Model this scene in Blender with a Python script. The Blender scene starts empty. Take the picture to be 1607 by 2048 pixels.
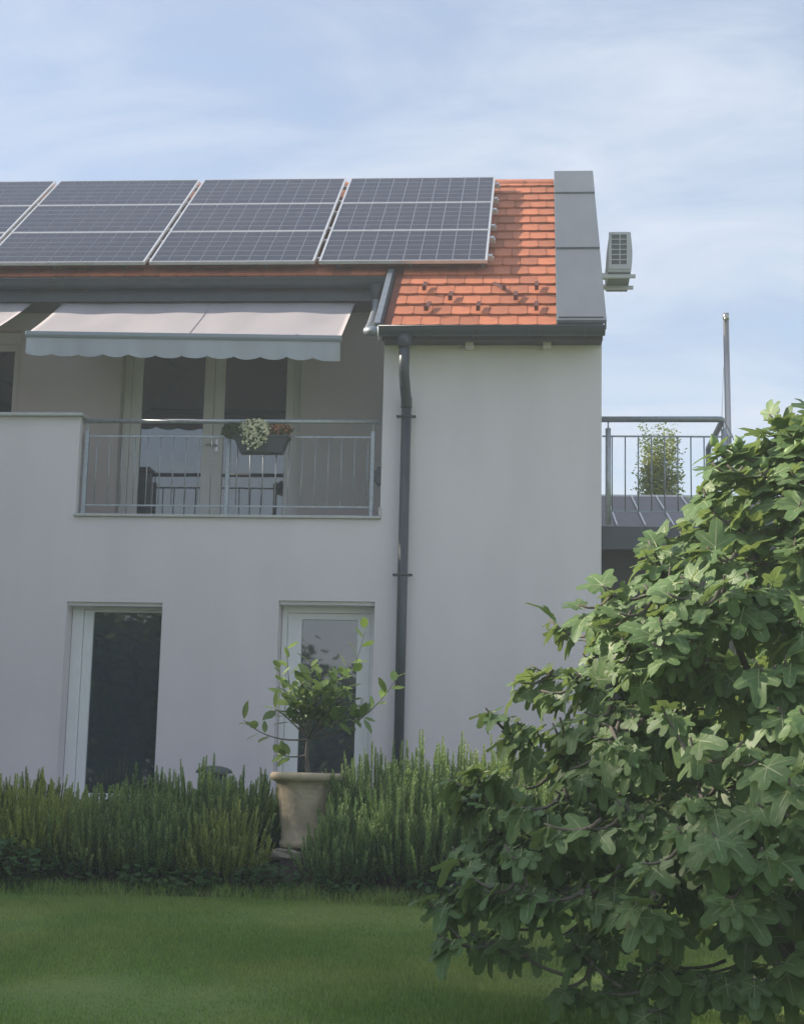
import bpy, math, random
import numpy as np
from mathutils import Vector, Matrix, Euler
R = math.radians
scene = bpy.context.scene
col = scene.collection

# ------------------------------------------------------------------ camera
CAM = Vector((0.0, 0.0, 1.6))
YAW, PIT, ROL = R(-4.98), R(9.51), R(1.33)
fw = Vector((math.sin(YAW)*math.cos(PIT), math.cos(YAW)*math.cos(PIT), math.sin(PIT)))
r0 = Vector((math.cos(YAW), -math.sin(YAW), 0)); u0 = r0.cross(fw)
rt = r0*math.cos(ROL)+u0*math.sin(ROL); up = u0*math.cos(ROL)-r0*math.sin(ROL)
cd = bpy.data.cameras.new('camera'); cam = bpy.data.objects.new('camera', cd); col.objects.link(cam)
cam.matrix_world = Matrix(((rt.x, up.x, -fw.x, CAM.x), (rt.y, up.y, -fw.y, CAM.y), (rt.z, up.z, -fw.z, CAM.z), (0, 0, 0, 1)))
cd.sensor_fit = 'VERTICAL'; cd.sensor_height = 24.0; cd.lens = 24.0*3150/2048
cd.clip_start = 0.05; cd.clip_end = 2000
scene.camera = cam

# ------------------------------------------------------------------ sky and sun
SUN = Vector((-0.835, 0.12, 0.535)).normalized()
w = bpy.data.worlds.new('World'); scene.world = w; w.use_nodes = True
nt = w.node_tree; N = nt.nodes; L = nt.links; N.clear()
out = N.new('ShaderNodeOutputWorld'); bg = N.new('ShaderNodeBackground'); L.new(bg.outputs[0], out.inputs[0])
sky = N.new('ShaderNodeTexSky'); sky.sky_type = 'NISHITA'; sky.sun_disc = False
sky.sun_elevation = math.asin(SUN.z); sky.sun_rotation = math.atan2(SUN.x, SUN.y) % (2*math.pi)
sky.air_density = 1.0; sky.dust_density = 0.5; sky.ozone_density = 1.0; sky.altitude = 200
tc = N.new('ShaderNodeTexCoord')
sep = N.new('ShaderNodeSeparateXYZ'); L.new(tc.outputs['Generated'], sep.inputs[0])
def wmath(op, a, b=None):
    n = N.new('ShaderNodeMath'); n.operation = op
    for i, q in enumerate((a, b)):
        if q is None: continue
        if isinstance(q, (int, float)): n.inputs[i].default_value = q
        else: L.new(q, n.inputs[i])
    return n.outputs[0]
zz = wmath('ADD', wmath('MAXIMUM', sep.outputs[2], 0.0), 0.22)
cx = wmath('DIVIDE', sep.outputs[0], zz); cy = wmath('DIVIDE', sep.outputs[1], zz)
comb = N.new('ShaderNodeCombineXYZ'); L.new(cx, comb.inputs[0]); L.new(cy, comb.inputs[1])
mp = N.new('ShaderNodeMapping'); mp.inputs['Rotation'].default_value = (0, 0, R(24)); mp.inputs['Scale'].default_value = (0.55, 1.5, 1)
L.new(comb.outputs[0], mp.inputs[0])
nz = N.new('ShaderNodeTexNoise'); nz.inputs['Scale'].default_value = 1.15; nz.inputs['Detail'].default_value = 7
nz.inputs['Roughness'].default_value = 0.52; nz.inputs['Distortion'].default_value = 0.5; L.new(mp.outputs[0], nz.inputs['Vector'])
mp2 = N.new('ShaderNodeMapping'); mp2.inputs['Rotation'].default_value = (0, 0, R(-20)); mp2.inputs['Scale'].default_value = (2.2, 3.6, 1); L.new(comb.outputs[0], mp2.inputs[0])
nz2 = N.new('ShaderNodeTexNoise'); nz2.inputs['Scale'].default_value = 1.3; nz2.inputs['Detail'].default_value = 8; nz2.inputs['Roughness'].default_value = 0.6; nz2.inputs['Distortion'].default_value = 0.8; L.new(mp2.outputs[0], nz2.inputs['Vector'])
nsum = wmath('ADD', wmath('MULTIPLY', nz.outputs[0], 0.55), wmath('MULTIPLY', nz2.outputs[0], 0.45))
rp = N.new('ShaderNodeValToRGB'); rp.color_ramp.elements[0].position = 0.40; rp.color_ramp.elements[0].color = (0.42,)*3+(1,)
rp.color_ramp.elements[1].position = 0.60; rp.color_ramp.elements[1].color = (1.0,)*3+(1,); L.new(nsum, rp.inputs[0])
mx = N.new('ShaderNodeMixRGB'); L.new(rp.outputs[0], mx.inputs[0]); L.new(sky.outputs[0], mx.inputs[1])
mx.inputs[2].default_value = (2.55, 2.84, 3.38, 1)
rp2 = N.new('ShaderNodeMapRange'); rp2.inputs[1].default_value = 0.44; rp2.inputs[2].default_value = 0.68; rp2.inputs[3].default_value = 0.88; rp2.inputs[4].default_value = 1.18; L.new(nsum, rp2.inputs[0])
mul = N.new('ShaderNodeVectorMath'); mul.operation = 'SCALE'; L.new(mx.outputs[0], mul.inputs[0]); L.new(rp2.outputs[0], mul.inputs['Scale'])
L.new(mul.outputs[0], bg.inputs[0]); bg.inputs[1].default_value = 0.115
sd = bpy.data.lights.new('sun', 'SUN'); sd.energy = 3.6; sd.angle = R(1.0); sd.color = (1.0, 0.9, 0.76)
so = bpy.data.objects.new('sun', sd); col.objects.link(so); so.rotation_euler = SUN.to_track_quat('Z', 'Y').to_euler(); so.location = SUN*40
scene.view_settings.view_transform = 'Standard'; scene.view_settings.look = 'None'
scene.view_settings.exposure = 1.13; scene.view_settings.gamma = 1.0; scene.view_settings.use_curve_mapping = False
scene.render.engine = 'CYCLES'; scene.cycles.max_bounces = 6; scene.cycles.volume_bounces = 1; scene.cycles.transparent_max_bounces = 6

# ------------------------------------------------------------------ helpers
WM = {}
class MB:
    def __init__(s): s.v = []; s.f = []; s.m = []; s.sm = []
    def add(s, vs, fs, mi=0, smooth=False):
        b = len(s.v); s.v += [tuple(q) for q in vs]
        for f in fs: s.f.append(tuple(b+i for i in f)); s.m.append(mi); s.sm.append(smooth)
        return s
    def box(s, a, b, mi=0):
        x0, y0, z0 = a; x1, y1, z1 = b
        if x0 > x1: x0, x1 = x1, x0
        if y0 > y1: y0, y1 = y1, y0
        if z0 > z1: z0, z1 = z1, z0
        return s.add([(x0,y0,z0),(x1,y0,z0),(x1,y1,z0),(x0,y1,z0),(x0,y0,z1),(x1,y0,z1),(x1,y1,z1),(x0,y1,z1)],
                     [(0,3,2,1),(4,5,6,7),(0,1,5,4),(1,2,6,5),(2,3,7,6),(3,0,4,7)], mi)
    def obox(s, o, u, v, n, a, b, mi=0):
        pts = [o+u*x+v*y+n*z for z in (a[2], b[2]) for x, y in ((a[0],a[1]),(b[0],a[1]),(b[0],b[1]),(a[0],b[1]))]
        return s.add(pts, [(0,3,2,1),(4,5,6,7),(0,1,5,4),(1,2,6,5),(2,3,7,6),(3,0,4,7)], mi)
    def tube(s, pts, rad, n=8, mi=0, caps=True, smooth=True):
        pts = [Vector(p) for p in pts]; k = len(pts)
        if not isinstance(rad, (list, tuple)): rad = [rad]*k
        vs = []; ref = None
        for i, p in enumerate(pts):
            d = (pts[min(i+1, k-1)]-pts[max(i-1, 0)])
            if d.length < 1e-9: d = Vector((0, 0, 1))
            d.normalize()
            if ref is None:
                ref = Vector((0, 0, 1)) if abs(d.z) < 0.9 else Vector((1, 0, 0))
            a = (ref-d*ref.dot(d))
            if a.length < 1e-4: a = d.orthogonal()
            a.normalize(); ref = a; b = d.cross(a)
            for j in range(n):
                t = 2*math.pi*j/n; vs.append(p+(a*math.cos(t)+b*math.sin(t))*rad[i])
        fs = [(i*n+j, i*n+(j+1) % n, (i+1)*n+(j+1) % n, (i+1)*n+j) for i in range(k-1) for j in range(n)]
        if caps: fs += [tuple(range(n-1, -1, -1)), tuple((k-1)*n+j for j in range(n))]
        return s.add(vs, fs, mi, smooth)
    def lathe(s, c, prof, n=24, mi=0, smooth=True):
        vs = [(c[0]+r*math.cos(2*math.pi*j/n), c[1]+r*math.sin(2*math.pi*j/n), c[2]+z) for r, z in prof for j in range(n)]
        k = len(prof)
        fs = [(i*n+j, i*n+(j+1) % n, (i+1)*n+(j+1) % n, (i+1)*n+j) for i in range(k-1) for j in range(n)]
        return s.add(vs, fs, mi, smooth)
    def prism(s, poly, axis, a, b, mi=0):
        # poly: list of 2D points in the plane normal to axis, extruded a..b
        n = len(poly)
        def P(p, t): return {'x': (t, p[0], p[1]), 'y': (p[0], t, p[1]), 'z': (p[0], p[1], t)}[axis]
        vs = [P(p, a) for p in poly]+[P(p, b) for p in poly]
        fs = [tuple(range(n-1, -1, -1)), tuple(range(n, 2*n))]+[(i, (i+1) % n, n+(i+1) % n, n+i) for i in range(n)]
        return s.add(vs, fs, mi)
    def mesh(s, name, mats):
        me = bpy.data.meshes.new(name); me.from_pydata(s.v, [], s.f)
        for m in (mats if isinstance(mats, (list, tuple)) else [mats]): me.materials.append(m)
        me.polygons.foreach_set('material_index', s.m); me.polygons.foreach_set('use_smooth', s.sm)
        me.update(); return me
def link(o, parent=None, M=None):
    col.objects.link(o)
    M = M or Matrix.Identity(4); WM[o] = M
    if parent is not None:
        o.parent = parent; o.matrix_parent_inverse = WM[parent].inverted()
    o.matrix_basis = M
    return o
def tag(o, label=None, cat=None, group=None, kind=None):
    if label: o['label'] = label
    if cat: o['category'] = cat
    if group: o['group'] = group
    if kind: o['kind'] = kind
    return o
def part(name, mb, mats, parent=None, bevel=0, M=None, kind=None, recalc=True):
    me = mb.mesh(name, mats) if isinstance(mb, MB) else mb
    if isinstance(mb, MB) and recalc:
        import bmesh
        b = bmesh.new(); b.from_mesh(me); bmesh.ops.recalc_face_normals(b, faces=b.faces); b.to_mesh(me); b.free()
    o = bpy.data.objects.new(name, me); link(o, parent, M)
    if bevel:
        m = o.modifiers.new('bevel', 'BEVEL'); m.width = bevel; m.segments = 2; m.limit_method = 'ANGLE'; m.angle_limit = R(40)
    if kind: o['kind'] = kind
    return o
def empty(name, loc, label, cat, group=None):
    o = bpy.data.objects.new(name, None); o.empty_display_size = 0.1; link(o, None, Matrix.Translation(Vector(loc)))
    return tag(o, label, cat, group)

# ------------------------------------------------------------------ materials
def mat(name, base, rough=0.7, metal=0.0, spec=0.5, ior=None, noise=None, bump=None, trans=0.0, island=0.0, objrand=0.0, objcol=False, tcolor=None, aniso=None):
    """noise=(scale, colour2, contrast lo, hi); bump=(scale, strength, distance)"""
    m = bpy.data.materials.new(name); m.use_nodes = True
    n = m.node_tree.nodes; l = m.node_tree.links; p = n['Principled BSDF']
    p.inputs['Roughness'].default_value = rough; p.inputs['Metallic'].default_value = metal
    p.inputs['Specular IOR Level'].default_value = spec
    if ior: p.inputs['IOR'].default_value = ior
    p.inputs['Base Color'].default_value = (*base, 1)
    co = n.new('ShaderNodeTexCoord'); src = None
    if noise:
        sc, c2, lo, hi = noise
        t = n.new('ShaderNodeTexNoise'); t.inputs['Detail'].default_value = 6
        if isinstance(sc, (tuple, list)):
            q = n.new('ShaderNodeMapping'); q.inputs['Scale'].default_value = sc; l.new(co.outputs['Object'], q.inputs[0]); l.new(q.outputs[0], t.inputs['Vector']); t.inputs['Scale'].default_value = 1
        else:
            t.inputs['Scale'].default_value = sc; l.new(co.outputs['Object'], t.inputs['Vector'])
        r = n.new('ShaderNodeMapRange'); r.inputs[1].default_value = lo; r.inputs[2].default_value = hi; l.new(t.outputs[0], r.inputs[0])
        k = n.new('ShaderNodeMixRGB'); k.inputs[1].default_value = (*base, 1); k.inputs[2].default_value = (*c2, 1); l.new(r.outputs[0], k.inputs[0]); src = k.outputs[0]
    if objcol:
        oi = n.new('ShaderNodeObjectInfo'); k = n.new('ShaderNodeMixRGB'); k.blend_type = 'MULTIPLY'; k.inputs[0].default_value = 1
        if src: l.new(src, k.inputs[1])
        else: k.inputs[1].default_value = (*base, 1)
        l.new(oi.outputs['Color'], k.inputs[2]); src = k.outputs[0]
    if objrand:
        oi = n.new('ShaderNodeObjectInfo'); r = n.new('ShaderNodeMapRange'); r.inputs[3].default_value = 1-objrand; r.inputs[4].default_value = 1+objrand
        l.new(oi.outputs['Random'], r.inputs[0]); h = n.new('ShaderNodeHueSaturation')
        l.new(r.outputs[0], h.inputs['Value'])
        if src: l.new(src, h.inputs['Color'])
        else: h.inputs['Color'].default_value = (*base, 1)
        src = h.outputs[0]
    if island:
        ge = n.new('ShaderNodeNewGeometry'); r = n.new('ShaderNodeMapRange'); r.inputs[3].default_value = 1-island; r.inputs[4].default_value = 1+island
        l.new(ge.outputs['Random Per Island'], r.inputs[0]); h = n.new('ShaderNodeHueSaturation'); l.new(r.outputs[0], h.inputs['Value'])
        if src: l.new(src, h.inputs['Color'])
        else: h.inputs['Color'].default_value = (*base, 1)
        src = h.outputs[0]
    if src: l.new(src, p.inputs['Base Color'])
    if bump:
        t = n.new('ShaderNodeTexNoise'); t.inputs['Scale'].default_value = bump[0]; t.inputs['Detail'].default_value = 4; l.new(co.outputs['Object'], t.inputs['Vector'])
        b = n.new('ShaderNodeBump'); b.inputs['Strength'].default_value = bump[1]; b.inputs['Distance'].default_value = bump[2]; l.new(t.outputs[0], b.inputs['Height']); l.new(b.outputs[0], p.inputs['Normal'])
    if trans:
        tr = n.new('ShaderNodeBsdfTranslucent'); tr.inputs[0].default_value = (*(tcolor or base), 1)
        if src and not tcolor: l.new(src, tr.inputs[0])
        ms = n.new('ShaderNodeMixShader'); ms.inputs[0].default_value = trans
        l.new(p.outputs[0], ms.inputs[1]); l.new(tr.outputs[0], ms.inputs[2]); l.new(ms.outputs[0], n['Material Output'].inputs[0])
    return m
M_ = {}
M_['stucco'] = mat('stucco', (0.80, 0.735, 0.75), 0.9, noise=((2.6, 2.6, 0.6), (0.725, 0.665, 0.68), 0.30, 0.80), bump=(150, 0.5, 0.006))
M_['stucco_shaded'] = mat('stucco_loggia_shaded', (0.58, 0.535, 0.535), 0.9, noise=(1.3, (0.53, 0.49, 0.49), 0.35, 0.75), bump=(260, 0.35, 0.004))  # same render as the front wall, loggia shade put into its colour
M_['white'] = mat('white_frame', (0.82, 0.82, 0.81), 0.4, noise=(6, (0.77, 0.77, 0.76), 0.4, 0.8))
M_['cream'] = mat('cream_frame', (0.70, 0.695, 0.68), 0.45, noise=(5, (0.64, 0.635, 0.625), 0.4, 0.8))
M_['glass'] = mat('window_glass', (0.022, 0.032, 0.046), 0.02, spec=0.5, ior=2.4, bump=(1.1, 0.06, 0.02))
M_['slate'] = mat('slate_metal', (0.042, 0.054, 0.068), 0.38, spec=0.5, noise=(7, (0.055, 0.067, 0.08), 0.4, 0.8))
M_['capmetal'] = mat('capping_metal', (0.115, 0.13, 0.145), 0.42, noise=((4, 1.2, 1.2), (0.15, 0.165, 0.18), 0.35, 0.8))
M_['tile'] = mat('terracotta_tile', (0.50, 0.16, 0.072), 0.8, noise=(6, (0.33, 0.10, 0.055), 0.42, 0.80), bump=(60, 0.25, 0.003), objrand=0.22)
M_['deck'] = mat('roof_deck', (0.30, 0.10, 0.06), 0.9, noise=(6, (0.22, 0.08, 0.05), 0.4, 0.8))
M_['brownmetal'] = mat('brown_metal', (0.13, 0.045, 0.03), 0.5)
M_['galv'] = mat('galvanised', (0.42, 0.45, 0.48), 0.45, metal=0.55, noise=(24, (0.30, 0.33, 0.36), 0.4, 0.75))
M_['galvdark'] = mat('galvanised_dark', (0.23, 0.26, 0.29), 0.45, metal=0.5, noise=(18, (0.30, 0.33, 0.36), 0.4, 0.75))
M_['steel'] = mat('steel', (0.50, 0.48, 0.46), 0.28, metal=0.9, noise=((30, 30, 2), (0.42, 0.41, 0.40), 0.4, 0.8))
M_['alu'] = mat('aluminium', (0.72, 0.72, 0.73), 0.38, metal=0.5, noise=(12, (0.62, 0.62, 0.62), 0.4, 0.8))
M_['stone'] = mat('sill_stone', (0.55, 0.55, 0.54), 0.6, noise=(14, (0.46, 0.46, 0.45), 0.4, 0.8))
M_['awn'] = mat('awning_fabric', (0.43, 0.395, 0.405), 0.85, noise=((3, 1.2, 1), (0.50, 0.455, 0.46), 0.35, 0.75), trans=0.12)
M_['valance'] = mat('valance_fabric', (0.52, 0.54, 0.59), 0.85, noise=((5, 5, 1), (0.47, 0.49, 0.54), 0.35, 0.75), trans=0.15)
M_['awnbar'] = mat('awning_bar', (0.27, 0.30, 0.34), 0.45)
M_['ac'] = mat('ac_plastic', (0.50, 0.505, 0.515), 0.55, noise=(8, (0.44, 0.445, 0.455), 0.4, 0.8))
M_['acdark'] = mat('ac_dark', (0.10, 0.115, 0.12), 0.6)
M_['terra'] = mat('pot_clay', (0.58, 0.465, 0.325), 0.85, noise=(9, (0.40, 0.32, 0.225), 0.40, 0.74), bump=(26, 0.6, 0.012))
M_['rock'] = mat('pale_rock', (0.45, 0.39, 0.31), 0.9, noise=(14, (0.28, 0.24, 0.19), 0.4, 0.75), bump=(20, 0.8, 0.02))
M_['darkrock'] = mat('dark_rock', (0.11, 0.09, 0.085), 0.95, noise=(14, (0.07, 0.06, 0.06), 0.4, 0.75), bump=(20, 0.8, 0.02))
M_['soil'] = mat('soil', (0.055, 0.042, 0.03), 0.95, noise=(20, (0.09, 0.065, 0.045), 0.4, 0.75), bump=(40, 0.8, 0.03))
M_['lampcap'] = mat('lamp_cap', (0.10, 0.115, 0.11), 0.5)
M_['box'] = mat('planter_plastic', (0.055, 0.067, 0.08), 0.55)
M_['bark'] = mat('bark', (0.17, 0.15, 0.125), 0.9, noise=((18, 18, 5), (0.10, 0.085, 0.07), 0.4, 0.75), bump=(35, 0.6, 0.01))
M_['woodstem'] = mat('woody_stem', (0.09, 0.06, 0.04), 0.9)
M_['pale'] = mat('fig_petiole', (0.40, 0.46, 0.22), 0.55)
M_['vein'] = mat('fig_vein', (0.31, 0.37, 0.19), 0.6)
M_['fig'] = mat('fig_fruit', (0.17, 0.27, 0.075), 0.55, noise=(30, (0.24, 0.33, 0.12), 0.4, 0.75))
M_['figleaf'] = mat('fig_leaf', (0.125, 0.21, 0.078), 0.5, spec=0.42, noise=(7, (0.175, 0.265, 0.10), 0.38, 0.75), trans=0.32, island=0.3, tcolor=(0.30, 0.40, 0.11))
M_['citrus'] = mat('citrus_leaf', (0.15, 0.25, 0.075), 0.42, noise=(5, (0.24, 0.36, 0.09), 0.4, 0.8), trans=0.28, objcol=True)
M_['rosemary'] = mat('rosemary_leaf', (0.20, 0.275, 0.11), 0.6, noise=(3.5, (0.29, 0.36, 0.13), 0.38, 0.72), trans=0.2, objcol=True, island=0.35)
M_['grass'] = mat('grass_blade', (0.235, 0.36, 0.075), 0.6, noise=(1.1, (0.36, 0.43, 0.12), 0.40, 0.70), trans=0.25, island=0.3)
M_['lawn'] = mat('lawn_ground', (0.165, 0.25, 0.055), 0.9, noise=(1.1, (0.24, 0.285, 0.08), 0.38, 0.72), bump=(90, 0.5, 0.02))
M_['bushleaf'] = mat('bush_leaf', (0.085, 0.15, 0.04), 0.55, noise=(1.5, (0.14, 0.20, 0.05), 0.38, 0.72), trans=0.3, objcol=True)
M_['whiteflower'] = mat('white_petal', (0.86, 0.83, 0.60), 0.7, trans=0.2)
M_['orangeflower'] = mat('orange_petal', (0.55, 0.24, 0.12), 0.7, trans=0.2)
M_['paving'] = mat('paving', (0.36, 0.34, 0.31), 0.85, noise=(5, (0.27, 0.26, 0.24), 0.4, 0.75))
M_['lowroof'] = mat('low_roof_metal', (0.095, 0.085, 0.105), 0.5, noise=((3, 20, 3), (0.12, 0.10, 0.12), 0.4, 0.75))
M_['under'] = mat('shaded_timber', (0.045, 0.05, 0.055), 0.7)  # timber darkened so its colour carries the shade under eaves and annex
M_['backsheet'] = mat('panel_backsheet', (0.45, 0.46, 0.48), 0.3, spec=0.4)
def pv_mat():
    m = bpy.data.materials.new('pv_cell'); m.use_nodes = True
    n = m.node_tree.nodes; l = m.node_tree.links; p = n['Principled BSDF']
    co = n.new('ShaderNodeTexCoord'); s = n.new('ShaderNodeSeparateXYZ'); l.new(co.outputs['Object'], s.inputs[0])
    # faint row gaps across the strip: printed cell edges every 0.173 m
    a = n.new('ShaderNodeMath'); a.operation = 'MODULO'; a.inputs[1].default_value = 0.1646
    b = n.new('ShaderNodeMath'); b.operation = 'ADD'; b.inputs[1].default_value = 0.4938+0.1646*2-.003
    l.new(s.outputs[1], b.inputs[0]); l.new(b.outputs[0], a.inputs[0])
    c = n.new('ShaderNodeMath'); c.operation = 'LESS_THAN'; c.inputs[1].default_value = 0.008; l.new(a.outputs[0], c.inputs[0])
    t = n.new('ShaderNodeTexNoise'); t.inputs['Scale'].default_value = 0.9
    oi = n.new('ShaderNodeObjectInfo'); vm = n.new('ShaderNodeVectorMath'); vm.operation = 'ADD'
    l.new(co.outputs['Object'], vm.inputs[0]); l.new(oi.outputs['Location'], vm.inputs[1]); l.new(vm.outputs[0], t.inputs['Vector'])
    k0 = n.new('ShaderNodeMixRGB'); k0.inputs[1].default_value = (0.018, 0.024, 0.042, 1); k0.inputs[2].default_value = (0.040, 0.034, 0.044, 1); l.new(t.outputs[0], k0.inputs[0])
    k = n.new('ShaderNodeMixRGB'); k.inputs[2].default_value = (0.26, 0.27, 0.30, 1); l.new(c.outputs[0], k.inputs[0]); l.new(k0.outputs[0], k.inputs[1])
    l.new(k.outputs[0], p.inputs['Base Color']); p.inputs['Roughness'].default_value = 0.22; p.inputs['IOR'].default_value = 1.36
    return m
M_['pv'] = pv_mat()
def young_tips(m, c2):
    # young shoots of rosemary are paler and yellower than the old needles
    n = m.node_tree.nodes; l = m.node_tree.links; p = n['Principled BSDF']; old = p.inputs['Base Color'].links[0].from_socket
    at = n.new('ShaderNodeAttribute'); at.attribute_name = 'young'; k = n.new('ShaderNodeMixRGB'); k.inputs[2].default_value = (*c2, 1)
    l.new(at.outputs['Fac'], k.inputs[0]); l.new(old, k.inputs[1]); l.new(k.outputs[0], p.inputs['Base Color'])
young_tips(M_['rosemary'], (0.46, 0.53, 0.20))

# ------------------------------------------------------------------ ground
rng = random.Random(7)
def gz(y):
    P = [(-300, -2.0), (-20, -0.6), (0, 0.0), (12.0, 0.64), (12.35, 0.70), (13.0, 0.92), (13.7, 1.18), (14.1, 1.24), (24, 1.24), (60, 0.8), (400, -6)]
    for (a, za), (b, zb) in zip(P, P[1:]):
        if a <= y <= b: return za+(zb-za)*(y-a)/(b-a)
    return P[0][1] if y < P[0][0] else P[-1][1]
mb = MB()
ys = [-300, -120, -60, -40, -20, -10, -4, 0, 2, 4, 6, 7, 8, 9, 10, 11, 11.5, 12.0, 12.35, 12.7, 13.0, 13.35, 13.7, 14.1, 14.6, 15.4, 18, 24, 40, 60, 120, 400]
xs = [-400, -150, -60, -30, -15, -8, -6, -4, -3, -2, -1, 0, 1, 2, 3, 4, 6, 10, 20, 50, 150, 400]
vv = [(x, y, gz(y)+(0.012*math.sin(x*1.7+y)+0.01*math.sin(y*2.3-x*.6) if 4 < y < 12 and abs(x) < 8 else 0)) for y in ys for x in xs]
nx = len(xs)
mb.add(vv, [(j*nx+i, j*nx+i+1, (j+1)*nx+i+1, (j+1)*nx+i) for j in range(len(ys)-1) for i in range(nx-1)], 0, True)
tag(part('lawn', mb, M_['lawn']), kind='structure')
mb = MB()
bed = [(12.08, 12), (12.35, 12), (12.7, 12), (13.0, 12), (13.35, 12), (13.7, 12), (14.1, 12)]
bx = [-8+0.25*i for i in range(53)]
vs = [(x, y+(0.05*math.sin(x*3.1)+0.03*math.sin(x*7.7) if y < 12.1 else 0), gz(y)+0.012+(rng.uniform(0, .02) if y > 12.1 else 0)) for y, _ in bed for x in bx]
mb.add(vs, [(j*53+i, j*53+i+1, (j+1)*53+i+1, (j+1)*53+i) for j in range(6) for i in range(52)], 0, True)
tag(part('planting_bed', mb, M_['soil']), kind='structure')
mb = MB(); mb.box((-9, 14.1, 1.1), (0.9, 15.49, 1.262)); tag(part('patio', mb, M_['paving']), kind='structure')

# ------------------------------------------------------------------ house
A = R(37.58); cA, sA = math.cos(A), math.sin(A)
RO = Vector((0, 15.2, 6.03)); RU = Vector((1, 0, 0)); RV = Vector((0, cA, sA)); RN = Vector((0, -sA, cA))
def rp_(x, s, h): return RO+RU*x+RV*s+RN*h
SR = 5.08                                   # slope length to the ridge
house = empty('house', (-2, 19, 1.24), 'grey rendered two storey house with orange tiled roof and recessed balcony', 'house')
def wall_grid(xs, zs, solid, y0, y1):
    mb = MB(); nx, nz = len(xs), len(zs)
    idx = lambda i, k, b: (b*nz+k)*nx+i
    vs = [(x, y, z) for y in (y0, y1) for z in zs for x in xs]
    S = {(i, k) for i in range(nx-1) for k in range(nz-1) if solid((xs[i]+xs[i+1])/2, (zs[k]+zs[k+1])/2)}
    fs = []
    for i, k in S:
        fs += [(idx(i,k,0), idx(i+1,k,0), idx(i+1,k+1,0), idx(i,k+1,0)), (idx(i,k,1), idx(i,k+1,1), idx(i+1,k+1,1), idx(i+1,k,1))]
        if (i-1,k) not in S: fs.append((idx(i,k,0), idx(i,k+1,0), idx(i,k+1,1), idx(i,k,1)))
        if (i+1,k) not in S: fs.append((idx(i+1,k,0), idx(i+1,k,1), idx(i+1,k+1,1), idx(i+1,k+1,0)))
        if (i,k-1) not in S: fs.append((idx(i,k,0), idx(i,k,1), idx(i+1,k,1), idx(i+1,k,0)))
        if (i,k+1) not in S: fs.append((idx(i,k+1,0), idx(i+1,k+1,0), idx(i+1,k+1,1), idx(i,k+1,1)))
    mb.add(vs, fs); return mb
WX = 0.63; LX0, LX1 = -4.69, -1.57
def solid(x, z):
    if z < 4.13:
        return not ((-4.72 < x < -3.74 and 1.26 < z < 3.26) or (-2.56 < x < -1.60 and 1.26 < z < 3.30))
    if x < LX0: return z < 5.17
    return x > LX1
part('wall', wall_grid([-9.5, -4.72, LX0, -3.74, -2.56, -1.60, LX1, WX], [0.9, 1.26, 3.26, 3.30, 4.13, 5.17, 5.93], solid, 15.5, 15.76), M_['stucco'], house)
# loggia back wall with two door openings
def solidb(x, z): return not ((-4.67 < x < -2.63 and z > 4.13 and z < 6.46) or (-7.6 < x < -5.85 and 4.13 < z < 6.52))
part('wall', wall_grid([-9.5, -7.6, -5.85, -4.67, -2.63, LX1+.25], [4.0, 4.13, 6.46, 6.52, 7.02], solidb, 16.9, 17.15), M_['stucco_shaded'], house)
# side walls, following the roof slope
def roofz(y): return 6.03+(y-15.2)*math.tan(A)
mb = MB(); mb.prism([(15.765, 1.0), (23.0, 1.0), (23.0, roofz(15.2)-.1), (19.2, roofz(19.2)-.12), (15.765, roofz(15.765)-.12)], 'x', WX-.26, WX); part('wall', mb, M_['stucco'], house)
mb = MB(); mb.prism([(15.765, 4.13), (17.1, 4.13), (17.1, roofz(17.1)-.12), (15.765, roofz(15.765)-.12)], 'x', LX1, LX1+.24); part('wall', mb, M_['stucco_shaded'], house)
mb = MB(); mb.box((-9.5, 22.8, 1.0), (WX-.27, 23.0, 5.9)); mb.box((-9.5, 15.77, 1.0), (-9.3, 22.79, 4.0)); part('wall', mb, M_['stucco'], house)
mb = MB(); mb.box((-9.5, 15.765, 3.95), (LX1-.003, 16.89, 4.128)); part('balcony_floor', mb, M_['paving'], house)
mb = MB(); mb.box((LX0-.01, 15.465, 4.132), (LX1+.012, 15.80, 4.16)); mb.box((LX1-.018, 15.468, 4.161), (LX1+.010, 15.78, 4.25)); part('balcony_sill', mb, M_['stone'], house, .006)
mb = MB(); mb.box((-9.5, 15.44, 5.172), (LX0+.035, 15.82, 5.205)); part('parapet_cap', mb, M_['stone'], house, .006)

# windows and doors
def casement(kind, x0, x1, z0, z1, y, panes, fm, fl, fr, ft, label=None, handle=None):
    """frame fills x0..x1, z0..z1 at depth y; panes: list of (px0, px1, pz0, pz1)"""
    mb = MB(); zs = sorted({z0, z1, *[p[2] for p in panes], *[p[3] for p in panes]}); xs_ = sorted({x0, x1, x0+fl, x1-fr, *[p[0] for p in panes], *[p[1] for p in panes]})
    o = part(kind, wall_grid([x0, x0+fl, x1-fr, x1], [z0, z1-ft, z1], lambda x, z: x < x0+fl or x > x1-fr or z > z1-ft, y, y+.08), fm, house, .004)
    if label: o['label'] = label
    n = len(panes)
    edges = [x0+fl+.003]+[(panes[i][1]+panes[i+1][0])/2 for i in range(n-1)]+[x1-fr-.003]
    for i, (a, b, c, d) in enumerate(panes):
        e0, e1 = edges[i]+(.003 if i else 0), edges[i+1]-(.003 if i < n-1 else 0)
        part('sash', wall_grid([e0, a, b, e1], [z0+.01, c, d, z1-ft-.003], lambda x, z: not (a < x < b and c < z < d), y+.018, y+.075), fm, o, .004)
        mb = MB(); mb.box((a-.01, y+.045, c-.01), (b+.01, y+.062, d+.01)); part('pane', mb, M_['glass'], o)
    return o
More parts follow.
